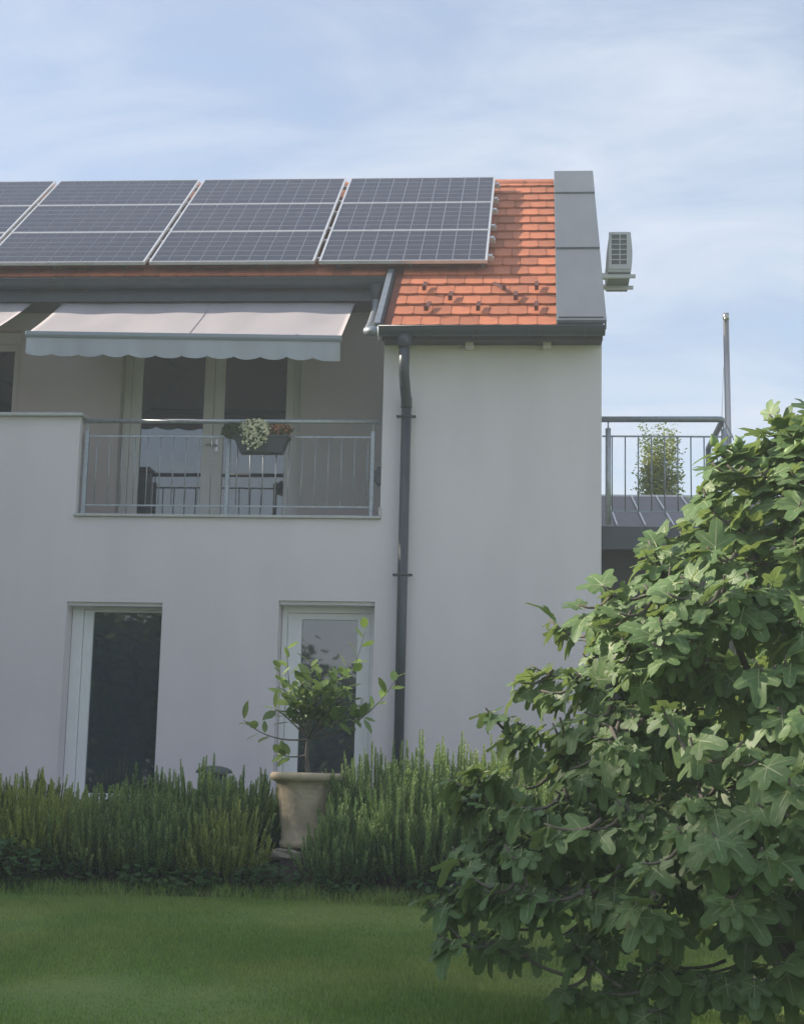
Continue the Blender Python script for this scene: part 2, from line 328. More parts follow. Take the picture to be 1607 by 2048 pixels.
casement('window', -4.715, -3.742, 1.262, 3.235, 15.70, [(-4.50, -3.785, 1.36, 3.18)], M_['white'], .115, .018, .03, 'tall white window beside the rosemary')
casement('door', -2.555, -1.605, 1.262, 3.272, 15.70, [(-2.355, -1.79, 1.42, 3.135)], M_['white'], .055, .05, .072, 'white glazed door behind the potted tree')
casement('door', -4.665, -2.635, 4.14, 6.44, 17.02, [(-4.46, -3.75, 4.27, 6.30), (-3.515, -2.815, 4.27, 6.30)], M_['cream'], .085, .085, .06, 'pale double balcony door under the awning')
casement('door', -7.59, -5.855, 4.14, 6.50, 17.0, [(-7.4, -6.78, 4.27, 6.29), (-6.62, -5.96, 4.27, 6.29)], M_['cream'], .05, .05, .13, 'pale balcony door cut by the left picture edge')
for x, z in ((-1.725, 2.28), (-3.58, 5.2)):
    y = 15.71 if z < 4 else 17.03
    mb = MB(); mb.box((x-.014, y-.004, z-.07), (x+.014, y+.007, z+.07)); mb.tube([(x, y-.004, z), (x, y-.045, z), (x-.11, y-.05, z)], .009, 8); part('door_handle', mb, M_['steel'], house)
for x0, x1, z in ((-4.715, -3.742, 3.262), (-2.555, -1.605, 3.302)):
    mb = MB(); mb.box((x0, 15.53, z-.038), (x1, 15.695, z-.002)); part('lintel_trim', mb, M_['cream'], house)

# roof deck, front slope cut back over the loggia, and rear slope
def deck(mb, x0, x1, s0, s1, h0, h1): mb.obox(RO, RU, RV, RN, (x0, s0, h0), (x1, s1, h1))
roof = MB(); deck(roof, -1.56, .16, .03, SR-.02, -.10, -.03); deck(roof, -9.6, -1.562, 1.56, SR-.02, -.10, -.03)
ry = rp_(0, SR, 0)
RN2 = Vector((0, sA, cA)); RV2 = Vector((0, cA, -sA))
roof.obox(Vector((0, ry.y, ry.z)), RU, RV2, RN2, (-9.6, .03, -.10), (.16, 5.2, -.02))
roof = part('roof', roof, M_['deck'], house)
TW, TE, TX = 0.194, 0.3016, 0.172
def tile_mesh(cut0=-.5, cut1=.5):
    mb = MB(); w0 = (TW-.005); n = 6; pl = []
    for i in range(n+1):
        t = cut0+(cut1-cut0)*i/n; pl.append((t*w0, -.018*(1-(2*t)**2)))
    pl += [(cut1*w0, .36), (cut0*w0, .36)]
    mb.prism(pl, 'z', 0, .019); me = mb.mesh('tile', M_['tile'])
    import bmesh
    b = bmesh.new(); b.from_mesh(me); bmesh.ops.recalc_face_normals(b, faces=b.faces); b.to_mesh(me); b.free(); return me
TM = tile_mesh(); THL = tile_mesh(0, .5); THR = tile_mesh(-.5, 0)
Rm = Matrix((RU, RV, RN)).transposed()
tr = random.Random(3)
for i in range(17):
    s = .034+TE*i
    if i < 5: xl = LX1+.02
    elif i < 7: xl = -7.3
    else: xl = -.83
    off = 0 if i % 2 == 0 else TW/2
    k = 0
    while True:
        xc = TX-TW/2-k*TW+off
        me = TM
        if xc+TW/2 > TX+.02: me = THR
        if xc-TW/2 < xl-.02:
            if xc < xl-.02: break
            me = THL if i < 5 else TM
        if i == 5 and -1.66 < xc < -1.52: k += 1; continue
        tilt = math.atan(.028/.36)+tr.uniform(-.006, .006)
        M = Matrix.Translation(rp_(xc, s+tr.uniform(-.004, .004), .004)) @ Rm.to_4x4() @ Matrix.Rotation(-tilt, 4, 'X') @ Matrix.Rotation(tr.uniform(-.008, .008), 4, 'Z')
        link(bpy.data.objects.new('tile', me), roof, M)
        k += 1
# ridge tiles
mb = MB(); n = 9; L_ = .40
vs = []
for e, r_ in ((0, .105), (1, .118)):
    for q in (0, .018):
        for j in range(n):
            t = math.pi*(.04+.92*j/(n-1)); vs.append((e*L_, (r_-q)*math.cos(t), (r_-q)*math.sin(t)))
f_ = lambda e, q, j: (e*2+q)*n+j
fs = [(f_(0,0,j), f_(0,0,j+1), f_(1,0,j+1), f_(1,0,j)) for j in range(n-1)]+[(f_(0,1,j), f_(1,1,j), f_(1,1,j+1), f_(0,1,j+1)) for j in range(n-1)]
fs += [(f_(e,0,j), f_(e,1,j), f_(e,1,j+1), f_(e,0,j+1)) for e in (0, 1) for j in range(n-1)]
mb.add(vs, fs, 0, False); RM_ = mb.mesh('ridge_tile', M_['tile'])
for k in range(18):
    link(bpy.data.objects.new('ridge_tile', RM_), roof, Matrix.Translation((.165-L_-.37*k, ry.y, ry.z-.10+tr.uniform(-.004, .004))))
# snow guards
sgm = MB(); sgm.box((-.02, 0, .02), (.02, .22, .036)); sgm.box((-.02, -.014, .02), (.02, 0, .075)); sgm = sgm.mesh('snow_guard', M_['brownmetal'])
for x, i, rot in ((-1.21, 3, 0), (-.92, 2, 0), (-.375, 3, .5), (-.03, 3, 0), (-.245, 2, 0), (-1.15, 1, -.1), (-.62, 1, 0), (-.03, 1, 0)):
    link(bpy.data.objects.new('snow_guard', sgm), roof, Matrix.Translation(rp_(x, .05+TE*i+.02, .022)) @ Rm.to_4x4() @ Matrix.Rotation(rot, 4, 'Z'))
# verge capping on the gable
cap = MB(); cap.obox(RO, RU, RV, RN, (.205, .02, -.10), (.628, SR-.01, .072)); cap.obox(Vector((0, ry.y, ry.z)), RU, RV2, RN2, (.205, .02, -.1), (.628, 5.2, .072))
cap = part('verge_capping', cap, M_['slate'], house)
for k, (a, b, h) in enumerate(((-.03, 2.22, .075), (2.15, 4.27, .095), (4.19, SR+.03, .115))):
    mb = MB(); O = RO
    mb.obox(O, RU, RV, RN, (.172, a, h), (.662, b, h+.016)); mb.obox(O, RU, RV, RN, (.172, a+.004, -.01 if k == 0 else h-.06), (.186, b, h-.001)); mb.obox(O, RU, RV, RN, (.648, a+.004, h-.09), (.662, b, h-.001))
    mb.obox(O, RU, RV, RN, (.176, a-.008, h-.022), (.658, a+.01, h+.006)); part('capping_sheet', mb, M_['capmetal'], cap, .004)
mb = MB(); mb.obox(Vector((0, ry.y, ry.z)), RU, RV2, RN2, (.172, -.08, .115), (.662, 5.2, .131)); part('capping_sheet', mb, M_['capmetal'], cap, .004)
mb = MB(); mb.box((.19, 15.16, 5.99), (.632, 15.3, 6.13)); part('fascia_end', mb, M_['slate'], cap)
# left verge strip of the projecting roof
mb = MB(); mb.obox(RO, RU, RV, RN, (-1.645, .0, -.10), (-1.585, 1.62, .055)); part('verge_strip', mb, M_['galvdark'], house, .005)
mb = MB(); mb.obox(RO, RU, RV, RN, (-1.584, .02, -.09), (-1.566, 1.60, .036)); part('verge_strip', mb, M_['under'], house)
# soffits and fascia boards
mb = MB(); mb.box((-1.566, 15.235, 5.935), (WX-.002, 15.76, 5.955)); mb.box((-1.566, 15.21, 5.90), (WX-.002, 15.233, 5.985)); part('eaves_board', mb, M_['under'], house)  # dark board colour stands in for the shade under the gutter
mb = MB(); mb.box((-9.5, 16.45, 6.70), (-1.575, 16.9, 6.72)); mb.box((-9.5, 16.425, 6.69), (-1.60, 16.448, 6.93)); part('eaves_board', mb, M_['slate'], house)
for x in (-.70, .08):
    mb = MB(); mb.box((x-.04, 15.36, 5.875), (x+.04, 15.49, 5.93)); part('soffit_vent', mb, M_['stucco'], house, .004)
# gutters
def gutter(x0, x1, y, z, r, name='gutter'):
    mb = MB(); n = 12; pr = []
    for j in range(n+1):
        t = math.pi+math.pi*j/n; pr.append((y+r*math.cos(t), z+r*math.sin(t)))
    for j in range(n, -1, -1):
        t = math.pi+math.pi*j/n; pr.append((y+(r-.006)*math.cos(t), z+(r-.006)*math.sin(t)))
    mb.prism(pr, 'x', x0, x1); mb.tube([(x0, y-r-.004, z), (x1, y-r-.004, z)], .011, 8)
    for x in (x0, x1):
        q = [(y+r*math.cos(math.pi+math.pi*j/n), z+r*math.sin(math.pi+math.pi*j/n)) for j in range(n+1)]
        mb.prism(q, 'x', x-.002, x+.002)
    return part(name, mb, M_['slate'], house)
g1 = gutter(-1.585, .645, 15.12, 6.0, .078)
for k in range(4):
    x = -1.2+k*.55
    mb = MB(); mb.tube([(x, 15.04, 6.004), (x, 15.055, 5.94), (x, 15.12, 5.912), (x, 15.185, 5.94), (x, 15.20, 6.0)], .006, 5); part('gutter_bracket', mb, M_['slate'], g1)
g2 = gutter(-9.5, -1.66, 16.335, 6.895, .085)
# small pipe from the upper gutter to the lower one
mb = MB(); mb.lathe((-1.755, 16.30, 6.66), [(.012, .0), (.045, .0), (.05, .06), (.085, .16)], 14); part('gutter_outlet', mb, M_['slate'], g2)
mb = MB(); mb.tube([(-1.755, 16.30, 6.70), (-1.755, 16.28, 6.55), (-1.755, 16.1, 6.42), (-1.745, 15.75, 6.22), (-1.725, 15.36, 6.06), (-1.715, 15.22, 6.0), (-1.70, 15.15, 5.978), (-1.66, 15.12, 5.97), (-1.575, 15.12, 5.968)], [.04]*5+[.046, .05, .05, .048], 12); part('link_pipe', mb, M_['galvdark'], house)
mb = MB(); mb.tube([(-1.59, 15.03, 6.0), (-1.59, 15.06, 5.92), (-1.582, 15.08, 5.86)], .006, 6); part('gutter_wire', mb, M_['alu'], g1)
# downpipe
dp = MB(); X = -1.332
dp.tube([(X, 15.12, 5.93), (X, 15.12, 5.80)], [.075, .06], 14)
dp.tube([(X, 15.12, 5.84), (X, 15.12, 5.60), (X, 15.15, 5.53), (X+.008, 15.37, 5.34), (X+.01, 15.40, 5.26)], .053, 14)
dp.tube([(X+.01, 15.405, 5.34), (X+.01, 15.405, 3.0), (X+.01, 15.405, 1.24)], .05, 14)
dp.tube([(X+.01, 15.405, 5.36), (X+.01, 15.405, 5.25)], .056, 14); dp = part('downpipe', dp, M_['slate'], house)
for z in (5.165, 3.56):
    mb = MB(); mb.tube([(X+.01, 15.405, z-.015), (X+.01, 15.405, z+.015)], .0545, 14); mb.box((X-.085, 15.40, z-.012), (X+.105, 15.43, z+.012)); mb.tube([(X+.01, 15.43, z), (X+.01, 15.5, z)], .008, 6)
    c = part('pipe_clamp', mb, M_['slate'], dp)
    for sx in (-.078, .098):
        mb = MB(); mb.tube([(X+sx, 15.375, z), (X+sx, 15.43, z)], .011, 8); part('clamp_screw', mb, M_['slate'], c)
mb = MB(); mb.box((LX1-.055, 15.56, 4.50), (LX1-.002, 15.66, 4.68)); mb.box((LX1-.075, 15.58, 4.53), (LX1-.054, 15.64, 4.65)); part('wall_fixture', mb, M_['slate'], house, .004)

# ------------------------------------------------------------------ solar panels
PW, PH = 1.835, 1.055
rows = ('bottom', 'middle', 'top')
cols_ = ('rightmost column', 'second column from the right', 'third column from the right', 'column at the left picture edge')
strip = MB(); strip.box((-.0852, -.508, 0), (.0852, .508, .002)); strip = strip.mesh('cell_strip', M_['pv'])
frm = MB()
for a, b in (((-PW/2, -PH/2, -.035), (-PW/2+.022, PH/2, .003)), ((PW/2-.022, -PH/2, -.035), (PW/2, PH/2, .003)), ((-PW/2+.022, -PH/2, -.035), (PW/2-.022, -PH/2+.014, .003)), ((-PW/2+.022, PH/2-.014, -.035), (PW/2-.022, PH/2, .003))): frm.box(a, b)
frm = frm.mesh('frame', M_['alu'])
shm = MB(); shm.box((-PW/2+.0222, -PH/2+.0142, -.008), (PW/2-.0222, PH/2-.0142, -.003)); shm = shm.mesh('glass_sheet', M_['backsheet'])
for c in range(4):
    for r in range(3):
        xc = -.565-PW/2-c*1.885; s = 1.587+PH/2+r*1.066
        M = Matrix.Translation(rp_(xc, s, .155)) @ Rm.to_4x4()
        e = empty('solar_panel', (0, 0, 0), f'dark solar panel on the roof, {rows[r]} row, {cols_[c]}', 'solar panel', 'solar panels on the roof')
        WM[e] = M; e.matrix_basis = M
        for nm, me in (('frame', frm), ('glass_sheet', shm)): link(bpy.data.objects.new(nm, me), e, M)
        for k in range(10):
            link(bpy.data.objects.new('cell_strip', strip), e, M @ Matrix.Translation((-.8055+.179*k, 0, -.0025)))
for r in range(3):
    for q in (.23, .82):
        s = 1.587+r*1.066+q*PH; mb = MB(); mb.obox(RO, RU, RV, RN, (-7.4, s-.02, .07), (-.50, s+.02, .112)); mb.obox(RO, RU, RV, RN, (-.56, s-.028, .112), (-.515, s+.028, .135))
        rail = part('mounting_rail', mb, M_['alu'])
        tag(rail, f'aluminium mounting rail under the {rows[r]} row of solar panels, {"lower" if q < .5 else "upper"} one', 'rail', 'mounting rails under the panels')
        for k in range(9):
            x = -.62-k*.8; mb = MB(); mb.obox(RO, RU, RV, RN, (x-.02, s-.05, .0), (x+.02, s-.021, .10)); part('bracket', mb, M_['galvdark'], rail)

# ------------------------------------------------------------------ awnings
def awning(x0, x1, dz0, dz1, label, seed):
    e = empty('awning', ((x0+x1)/2, 16.7, 6.8), label, 'awning', 'retractable awnings over the balcony'); q = random.Random(seed)
    nu, nv = 60, 14; B = (16.72, 6.845); Fp = (15.37, 6.015)
    mb = MB(); g = []
    for th in (0, -.004):
        for j in range(nv+1):
            v = j/nv
            for i in range(nu+1):
                u = i/nu; x = x0+(x1-x0)*u
                sag = -.028*math.sin(math.pi*v)*(.6+.4*math.sin(u*5+seed))+.006*math.sin(u*31+v*2)*math.sin(math.pi*v)+.004*math.sin(u*17+1.3*seed)*v
                g.append((x, B[0]+(Fp[0]-B[0])*v, B[1]+(Fp[1]-B[1])*v+(dz0+(dz1-dz0)*u)*v+sag+th))
    K = (nu+1)*(nv+1); fs = []
    for j in range(nv):
        for i in range(nu):
            a = j*(nu+1)+i; fs.append((a, a+1, a+nu+2, a+nu+1)); fs.append((K+a, K+a+nu+1, K+a+nu+2, K+a+1))
    for j in range(nv):
        for i in (0, nu):
            a = j*(nu+1)+i; fs.append((a, a+nu+1, K+a+nu+1, K+a))
    mb.add(g, fs, 0, True); part('canopy', mb, M_['awn'], e, recalc=False)
    us = [.515] if x0 > -6 else [.4, .8]
    for u in us:
        mb = MB(); x = x0+(x1-x0)*u; pts = []
        for j in range(nv+1):
            p = g[j*(nu+1)+int(u*nu)]; pts.append((x, p[1], p[2]+.0035))
        mb.tube(pts, .003, 4); part('seam', mb, M_['awn'], e)
    zf = lambda x: 6.0+dz0+(dz1-dz0)*(x-x0)/(x1-x0)
    mb = MB()
    pr = [(-.035, .028), (.03, .034), (.04, 0), (.03, -.036), (-.03, -.036), (-.042, -.01)]
    vs = [(x, 15.365+p[0], zf(x)+p[1]) for x in (x0-.012, x1+.012) for p in pr]; n = 6
    mb.add(vs, [tuple(range(n)), tuple(range(2*n-1, n-1, -1))]+[(i, n+i, n+(i+1) % n, (i+1) % n) for i in range(n)]); part('front_bar', mb, M_['awnbar'], e, .004)
    mb = MB(); nu2 = 180; nw = 6; g = []
    for th in (0, .004):
        for j in range(nw+1):
            v = j/nw
            for i in range(nu2+1):
                u = i/nu2; x = x0+(x1-x0)*u
                h = .175+.030*abs(math.sin(u*math.pi*12))**.7
                h += .02*max(0, (u-.93)/.07)
                wv = (.010*math.sin(u*23+seed)+.006*math.sin(u*61)+.004*math.sin(u*97+seed))*v
                wv += .05*v*max(0, (u-.94)/.06)*math.sin((u-.94)*60)
                g.append((x, 15.345-wv+th, zf(x)-.03-h*v))
    K = (nu2+1)*(nw+1); fs = []
    for j in range(nw):
        for i in range(nu2):
            a = j*(nu2+1)+i; fs.append((a, a+nu2+1, a+nu2+2, a+1)); fs.append((K+a, K+a+1, K+a+nu2+2, K+a+nu2+1))
    mb.add(g, fs, 0, True); part('valance', mb, M_['valance'], e, recalc=False)
    mb = MB(); mb.tube([(x0-.05, 16.76, 6.83), (x1+.05, 16.76, 6.83)], .055, 14); part('roller', mb, M_['awnbar'], e)
    for xx in (x0+.03, x1-.03):
        mb = MB(); mb.box((xx-.03, 16.76, 6.74), (xx+.03, 16.895, 6.88)); part('wall_bracket', mb, M_['awnbar'], e)
    for a, b, c in ((x0+.25, x0+1.05, x0+.4), (x1-.25, x1-1.05, x1-.4)):
        mb = MB(); mb.tube([(a, 16.72, 6.72), (b, 16.05, 6.32), (c, 15.40, 5.985)], .022, 8); part('folding_arm', mb, M_['awnbar'], e)
awning(-5.26, -2.005, .012, -.04, 'pale grey awning with scalloped valance over the balcony with the flower box', 1)
awning(-8.9, -5.61, .06, .05, 'pale grey awning at the left picture edge, mostly out of frame', 2)

# ------------------------------------------------------------------ balcony railing
bal = empty('balcony_railing', (-3.13, 15.6, 4.16), 'galvanised balcony railing with thin bars and a round handrail above the wall', 'railing')
Y = 15.60
mb = MB(); mb.tube([(LX0+.02, Y, 5.15), (LX1-.03, Y, 5.152)], .024, 12); part('handrail', mb, M_['galv'], bal)
for z in (4.99, 4.268):
    mb = MB(); mb.box((-4.645, Y-.006, z-.008), (-1.66, Y+.006, z+.008)); part('rail', mb, M_['galv'], bal)
for k in range(22):
    x = -4.53+.1337*k
    if abs(x+3.155) < .05 or x > -1.70: continue
    mb = MB(); mb.tube([(x, Y, 4.27), (x, Y, 4.99)], .0065, 6); part('bar', mb, M_['galv'], bal)
for x in (-4.635, -3.155, -1.672):
    mb = MB(); mb.box((x-.02, Y-.02, 4.16), (x+.02, Y+.02, 5.05)); mb.tube([(x, Y, 5.04), (x, Y, 5.14)], .007, 6); mb.box((x-.045, Y-.045, 4.161), (x+.045, Y+.045, 4.169)); part('post', mb, M_['galv'], bal, .003)

# flower box and its plants
fb = empty('flower_box', (-2.79, 15.50, 4.79), 'dark grey flower box hung on the balcony railing', 'flower box')
mb = MB(); z0, z1 = 4.79, 4.965
a0, a1, b0, b1 = -3.005, -2.575, -3.075, -2.515
def frus(mb, xa0, xa1, ya0, ya1, za, xb0, xb1, yb0, yb1, zb):
    mb.add([(xa0,ya0,za),(xa1,ya0,za),(xa1,ya1,za),(xa0,ya1,za),(xb0,yb0,zb),(xb1,yb0,zb),(xb1,yb1,zb),(xb0,yb1,zb)], [(0,3,2,1),(4,5,6,7),(0,1,5,4),(1,2,6,5),(2,3,7,6),(3,0,4,7)])
frus(mb, a0, a1, 15.42, 15.555, z0, b0, b1, 15.39, 15.575, z1); part('box', mb, M_['box'], fb, .006)
mb = MB(); mb.box((b0-.008, 15.382, z1-.02), (b1+.008, 15.58, z1+.006)); part('rim', mb, M_['box'], fb, .004)
for x in (-2.95, -2.63):
    mb = MB(); mb.box((x-.012, 15.577, 4.85), (x+.012, 15.59, 5.02)); mb.box((x-.012, 15.577, 5.02), (x+.012, 15.635, 5.03)); part('hook', mb, M_['slate'], fb)
def tuft(name, c, rad, n, mats, label, cat, ls, flower_frac, droop=0.0, seed=1, stem=True, base=None):
    q = random.Random(seed); e = empty(name, base or (c[0], c[1], 4.96), label, cat)
    lf, fl, st = MB(), MB(), MB()
    for i in range(n):
        d = Vector((q.gauss(0, 1), q.gauss(0, 1), q.gauss(0, 1))); d.normalize(); r_ = q.random()**.4
        p = Vector(c)+Vector((d.x*rad[0], d.y*rad[1], d.z*rad[2]))*r_
        p.z -= droop*max(0, -d.y)*q.random()
        isf = q.random() < flower_frac and r_ > .6
        a = Vector((q.gauss(0, 1), q.gauss(0, 1), q.gauss(0, 1))).normalized(); b = a.orthogonal().normalized(); s = ls*q.uniform(.6, 1.3)*(1.0 if isf else 1.2)
        if isf:
            cc = a.cross(b); fl.add([p+a*s, p+(a*.3+b*.95)*s, p+(-a*.8+b*.6)*s, p+(-a*.8-b*.6)*s, p+(a*.3-b*.95)*s, p+cc*s*.5], [(0,1,5),(1,2,5),(2,3,5),(3,4,5),(4,0,5)])
        else: lf.add([p-a*s*1.4, p+b*s*.5, p+a*s*1.4, p-b*s*.5], [(0,1,2,3)])
    part('foliage', lf, M_['bushleaf'], e, kind='stuff', recalc=False).color = mats[1]
    if fl.f: part('flowers', fl, mats[0], e, kind='stuff', recalc=False)
    for k in range(7):
        x = c[0]+q.uniform(-.5, .5)*rad[0]; st.tube([(c[0]+q.uniform(-.2, .2)*rad[0], c[1], 4.95 if not base else base[2]), (x, c[1]+q.uniform(-.3, .3)*rad[1], c[2]+rad[2]*.5)], .004, 4)
    part('stem', st, M_['woodstem'], e); return e
tuft('white_flowering_plant', (-2.85, 15.43, 5.05), (.165, .12, .10), 1500, (M_['whiteflower'], (1, 1, 1, 1)), 'cream white flowering plant in the middle of the flower box', 'plant', .015, .68, .24, 4)
tuft('trailing_plant', (-3.07, 15.46, 5.02), (.14, .11, .085), 900, (M_['whiteflower'], (.8, .75, .9, 1)), 'dull green bushy plant at the left end of the flower box', 'plant', .014, 0, .05, 5)
tuft('orange_flowering_plant', (-2.61, 15.46, 5.03), (.14, .10, .065), 800, (M_['orangeflower'], (1.1, .7, .7, 1)), 'rust orange flowering plant at the right end of the flower box', 'plant', .013, .45, .03, 6)

# ------------------------------------------------------------------ air conditioner
ac = empty('air_conditioner', (.95, 18.4, 7.52), 'grey outdoor air conditioning unit on brackets beside the gable', 'air conditioner')
x0, x1, yA, yB, za, zb = .80, 1.085, 18.02, 18.78, 7.535, 8.03
mb = MB(); pr = [(x0, za), (x1-.01, za), (x1+.004, za+.14), (x1+.006, zb-.22), (x1-.012, zb-.02), (x1-.03, zb), (x0+.035, zb), (x0+.018, zb-.02), (x0+.008, zb-.2), (x0+.0, zb-.26)]
mb.prism(pr, 'y', yA+.012, yB); part('casing', mb, M_['ac'], ac, .008)
gx = [(.845, .937), (.948, 1.022)]
mb = MB(); mb.box((.842, yA+.0065, za+.075), (1.026, yA+.0125, zb-.03)); part('grille_backing', mb, M_['acdark'], ac)
xs_ = [x0+.012, .845, .937, .948, 1.022, x1-.014]; zs_ = [za+.03]
n = 6; hh = (zb-.035-(za+.082))/n
for k in range(n): zs_ += [za+.082+k*hh+.006, za+.082+(k+1)*hh-.006]
zs_.append(zb-.012)
def sol(x, z):
    ok = any(a < x < b for a, b in gx); kk = any(za+.082+k*hh+.006 < z < za+.082+(k+1)*hh-.006 for k in range(n)); return not (ok and kk)
part('grille', wall_grid(xs_, zs_, sol, yA-.004, yA+.006), M_['ac'], ac, .002)
for y in (18.06, 18.50):
    mb = MB(); mb.box((.60, y, 7.475), (1.13, y+.045, 7.515)); mb.box((.635, y, 7.516), (.80, y+.008, 7.53)); part('bracket', mb, M_['ac'], ac, .004)
mb = MB(); mb.box((.815, 18.07, 7.516), (1.07, 18.75, 7.534)); part('base_plate', mb, M_['acdark'], ac)
mb = MB(); mb.tube([(.62, 18.3, 7.62), (.72, 18.28, 7.58), (.81, 18.3, 7.55)], .014, 6); part('pipe', mb, M_['acdark'], ac)
mb = MB(); mb.tube([(.62, 18.34, 7.56), (.72, 18.32, 7.53), (.81, 18.34, 7.55)], .009, 6); part('pipe', mb, M_['alu'], ac)

# ------------------------------------------------------------------ annex with low roof, terrace railing, flagpole
an = empty('annex', (3.3, 17.5, 1.24), 'low annex with dark roof and slate fascia right of the house', 'annex')
mb = MB(); t18 = math.tan(R(17))
mb.prism([(15.84, 4.135), (18.3, 4.135+2.46*t18), (18.3, 4.05+2.46*t18), (15.84, 4.05)], 'x', WX+.02, 7.0); lr = part('roof', mb, M_['lowroof'], an)
for k in range(22):
    x = .80+.285*k; mb = MB(); v = Vector((0, math.cos(R(17)), math.sin(R(17)))); nn = Vector((0, -v.z, v.y))
    mb.obox(Vector((x, 15.845, 4.138)), RU, v, nn, (-.008, .0, 0), (.008, 2.5, .02)); part('seam', mb, M_['alu'], lr)
mb = MB(); mb.box((WX+.02, 18.29, 4.85), (7.0, 18.36, 4.905)); part('ridge_trim', mb, M_['alu'], lr)
mb = MB(); mb.box((WX+.012, 15.80, 3.895), (7.02, 15.838, 4.13)); part('fascia', mb, M_['slate'], an, .004)
mb = MB(); mb.box((WX+.02, 15.8395, 3.90), (7.0, 18.3, 4.0)); part('soffit', mb, M_['under'], an)
mb = MB(); mb.box((WX+.03, 16.3, 3.45), (7.0, 16.42, 3.898)); part('beam', mb, M_['under'], an)
mb = MB(); mb.box((WX+.03, 18.1, 1.2), (7.0, 18.25, 3.898)); part('wall', mb, M_['under'], an)  # beam and wall coloured dark for the shadow beneath the annex roof
for x in (2.2, 4.6, 6.8):
    mb = MB(); mb.box((x-.06, 16.30, 1.2), (x+.06, 16.42, 3.445)); part('post', mb, M_['slate'], an)
tr_ = empty('terrace_railing', (1.2, 15.75, 4.14), 'grey terrace railing with thick handrail turning back, right of the house', 'railing')
Y = 15.72
mb = MB(); mb.tube([(WX+.01, Y, 5.215), (1.80, Y, 5.22), (1.835, Y+.01, 5.22), (1.855, Y+.05, 5.22), (1.86, 17.15, 5.22)], .031, 12); part('handrail', mb, M_['galvdark'], tr_)
mb = MB(); mb.tube([(1.86, 17.15, 5.22), (1.862, 17.17, 4.2)], .031, 12); part('handrail', mb, M_['galvdark'], tr_)
for z in (5.04, 4.27):
    mb = MB(); mb.box((WX+.015, Y-.006, z-.008), (1.95, Y+.006, z+.008)); part('rail', mb, M_['galvdark'], tr_)
for k in range(10):
    mb = MB(); mb.tube([(.745+.131*k, Y, 4.27), (.745+.131*k, Y, 5.04)], .007, 6); part('bar', mb, M_['galvdark'], tr_)
for x in (.705, 1.86):
    mb = MB(); mb.tube([(x, Y, 4.14), (x, Y, 5.12)], .028, 10); mb.tube([(x, Y, 5.12), (x, Y, 5.2)], .008, 6); part('post', mb, M_['galv'], tr_)
fp = empty('flagpole', (1.99, 16.2, 1.24), 'tall steel flagpole behind the terrace railing', 'flagpole')
b0, b1 = Vector((1.995, 16.2, 1.24)), Vector((1.952, 16.2, 6.40))
mb = MB(); mb.tube([b0, b0.lerp(b1, .5), b1], [.036, .034, .031], 16); part('pole', mb, M_['steel'], fp)
mb = MB(); mb.tube([b1, b1+Vector((0, 0, .07))], .033, 16); mb.tube([b1+Vector((-.01, -.03, -.02)), b1+Vector((-.012, -.045, .02))], .012, 8); part('cap', mb, M_['steel'], fp)
mb = MB(); mb.tube([b0.lerp(b1, .9)+Vector((-.035, 0, 0)), (1.885, 16.1, 5.3)], .003, 5); part('rope', mb, M_['alu'], fp)
mb = MB(); mb.tube([(1.862, Y+.02, 5.215), (2.0, 16.15, 5.14), (2.02, 16.24, 5.12)], .005, 5); mb.tube([(1.88, Y+.02, 5.1), (1.97, 16.17, 5.1)], .006, 5); part('stay', mb, M_['galvdark'], fp)

# ------------------------------------------------------------------ garden lamp, pot, stones
lp = empty('garden_lamp', (-2.89, 14.25, 1.262), 'dark dome shaped garden lamp top showing above the rosemary', 'lamp')
mb = MB(); mb.lathe((-2.89, 14.25, 1.585), [(.165, 0), (.166, .012), (.155, .03), (.12, .05), (.06, .064), (.001, .068)], 28); mb.lathe((-2.89, 14.25, 1.585), [(.001, -.005), (.165, 0)], 28); part('cap', mb, M_['lampcap'], lp)
mb = MB(); mb.tube([(-2.89, 14.25, 1.26), (-2.89, 14.25, 1.58)], .12, 18); part('lantern_body', mb, M_['lampcap'], lp)
PC = (-1.868, 13.0)
pot = empty('pot', (*PC, 1.0), 'large weathered clay pot with rolled rim among the rosemary', 'pot')
prof = [(.001, .0), (.195, .0), (.207, .02), (.205, .05), (.19, .066), (.197, .16), (.215, .32), (.234, .46), (.244, .525), (.272, .535), (.292, .55), (.298, .572), (.292, .592), (.275, .604), (.255, .604), (.248, .59), (.24, .55)]
mb = MB(); mb.lathe((*PC, 1.005), prof, 40); part('body', mb, M_['terra'], pot)
mb = MB(); mb.lathe((*PC, 1.005), [(.246, .57), (.12, .585), (.001, .59)], 24); part('soil', mb, M_['soil'], pot)
def rock(name, c, r, m, label, seed):
    q = random.Random(seed); mb = MB(); n, k = 12, 7; vs = []
    for i in range(k+1):
        t = math.pi*i/k
        for j in range(n):
            p = 2*math.pi*j/n; s = 1+q.uniform(-.12, .12); a = math.sin(t)*math.cos(p); b = math.sin(t)*math.sin(p); d = math.cos(t)
            f = lambda x: math.copysign(abs(x)**.6, x)
            vs.append((c[0]+r[0]*f(a)*s, c[1]+r[1]*f(b)*s, c[2]+r[2]*f(d)*s))
    mb.add(vs, [(i*n+j, i*n+(j+1) % n, (i+1)*n+(j+1) % n, (i+1)*n+j) for i in range(k) for j in range(n)], 0, False)
    return tag(part(name, mb, m), label, 'stone')
rock('stone', (-2.0, 12.88, .955), (.14, .12, .045), M_['rock'], 'pale flat stone just under the clay pot', 2)
rock('stone', (-1.86, 13.02, .86), (.26, .24, .14), M_['darkrock'], 'dark shaded stone block carrying the clay pot', 3)

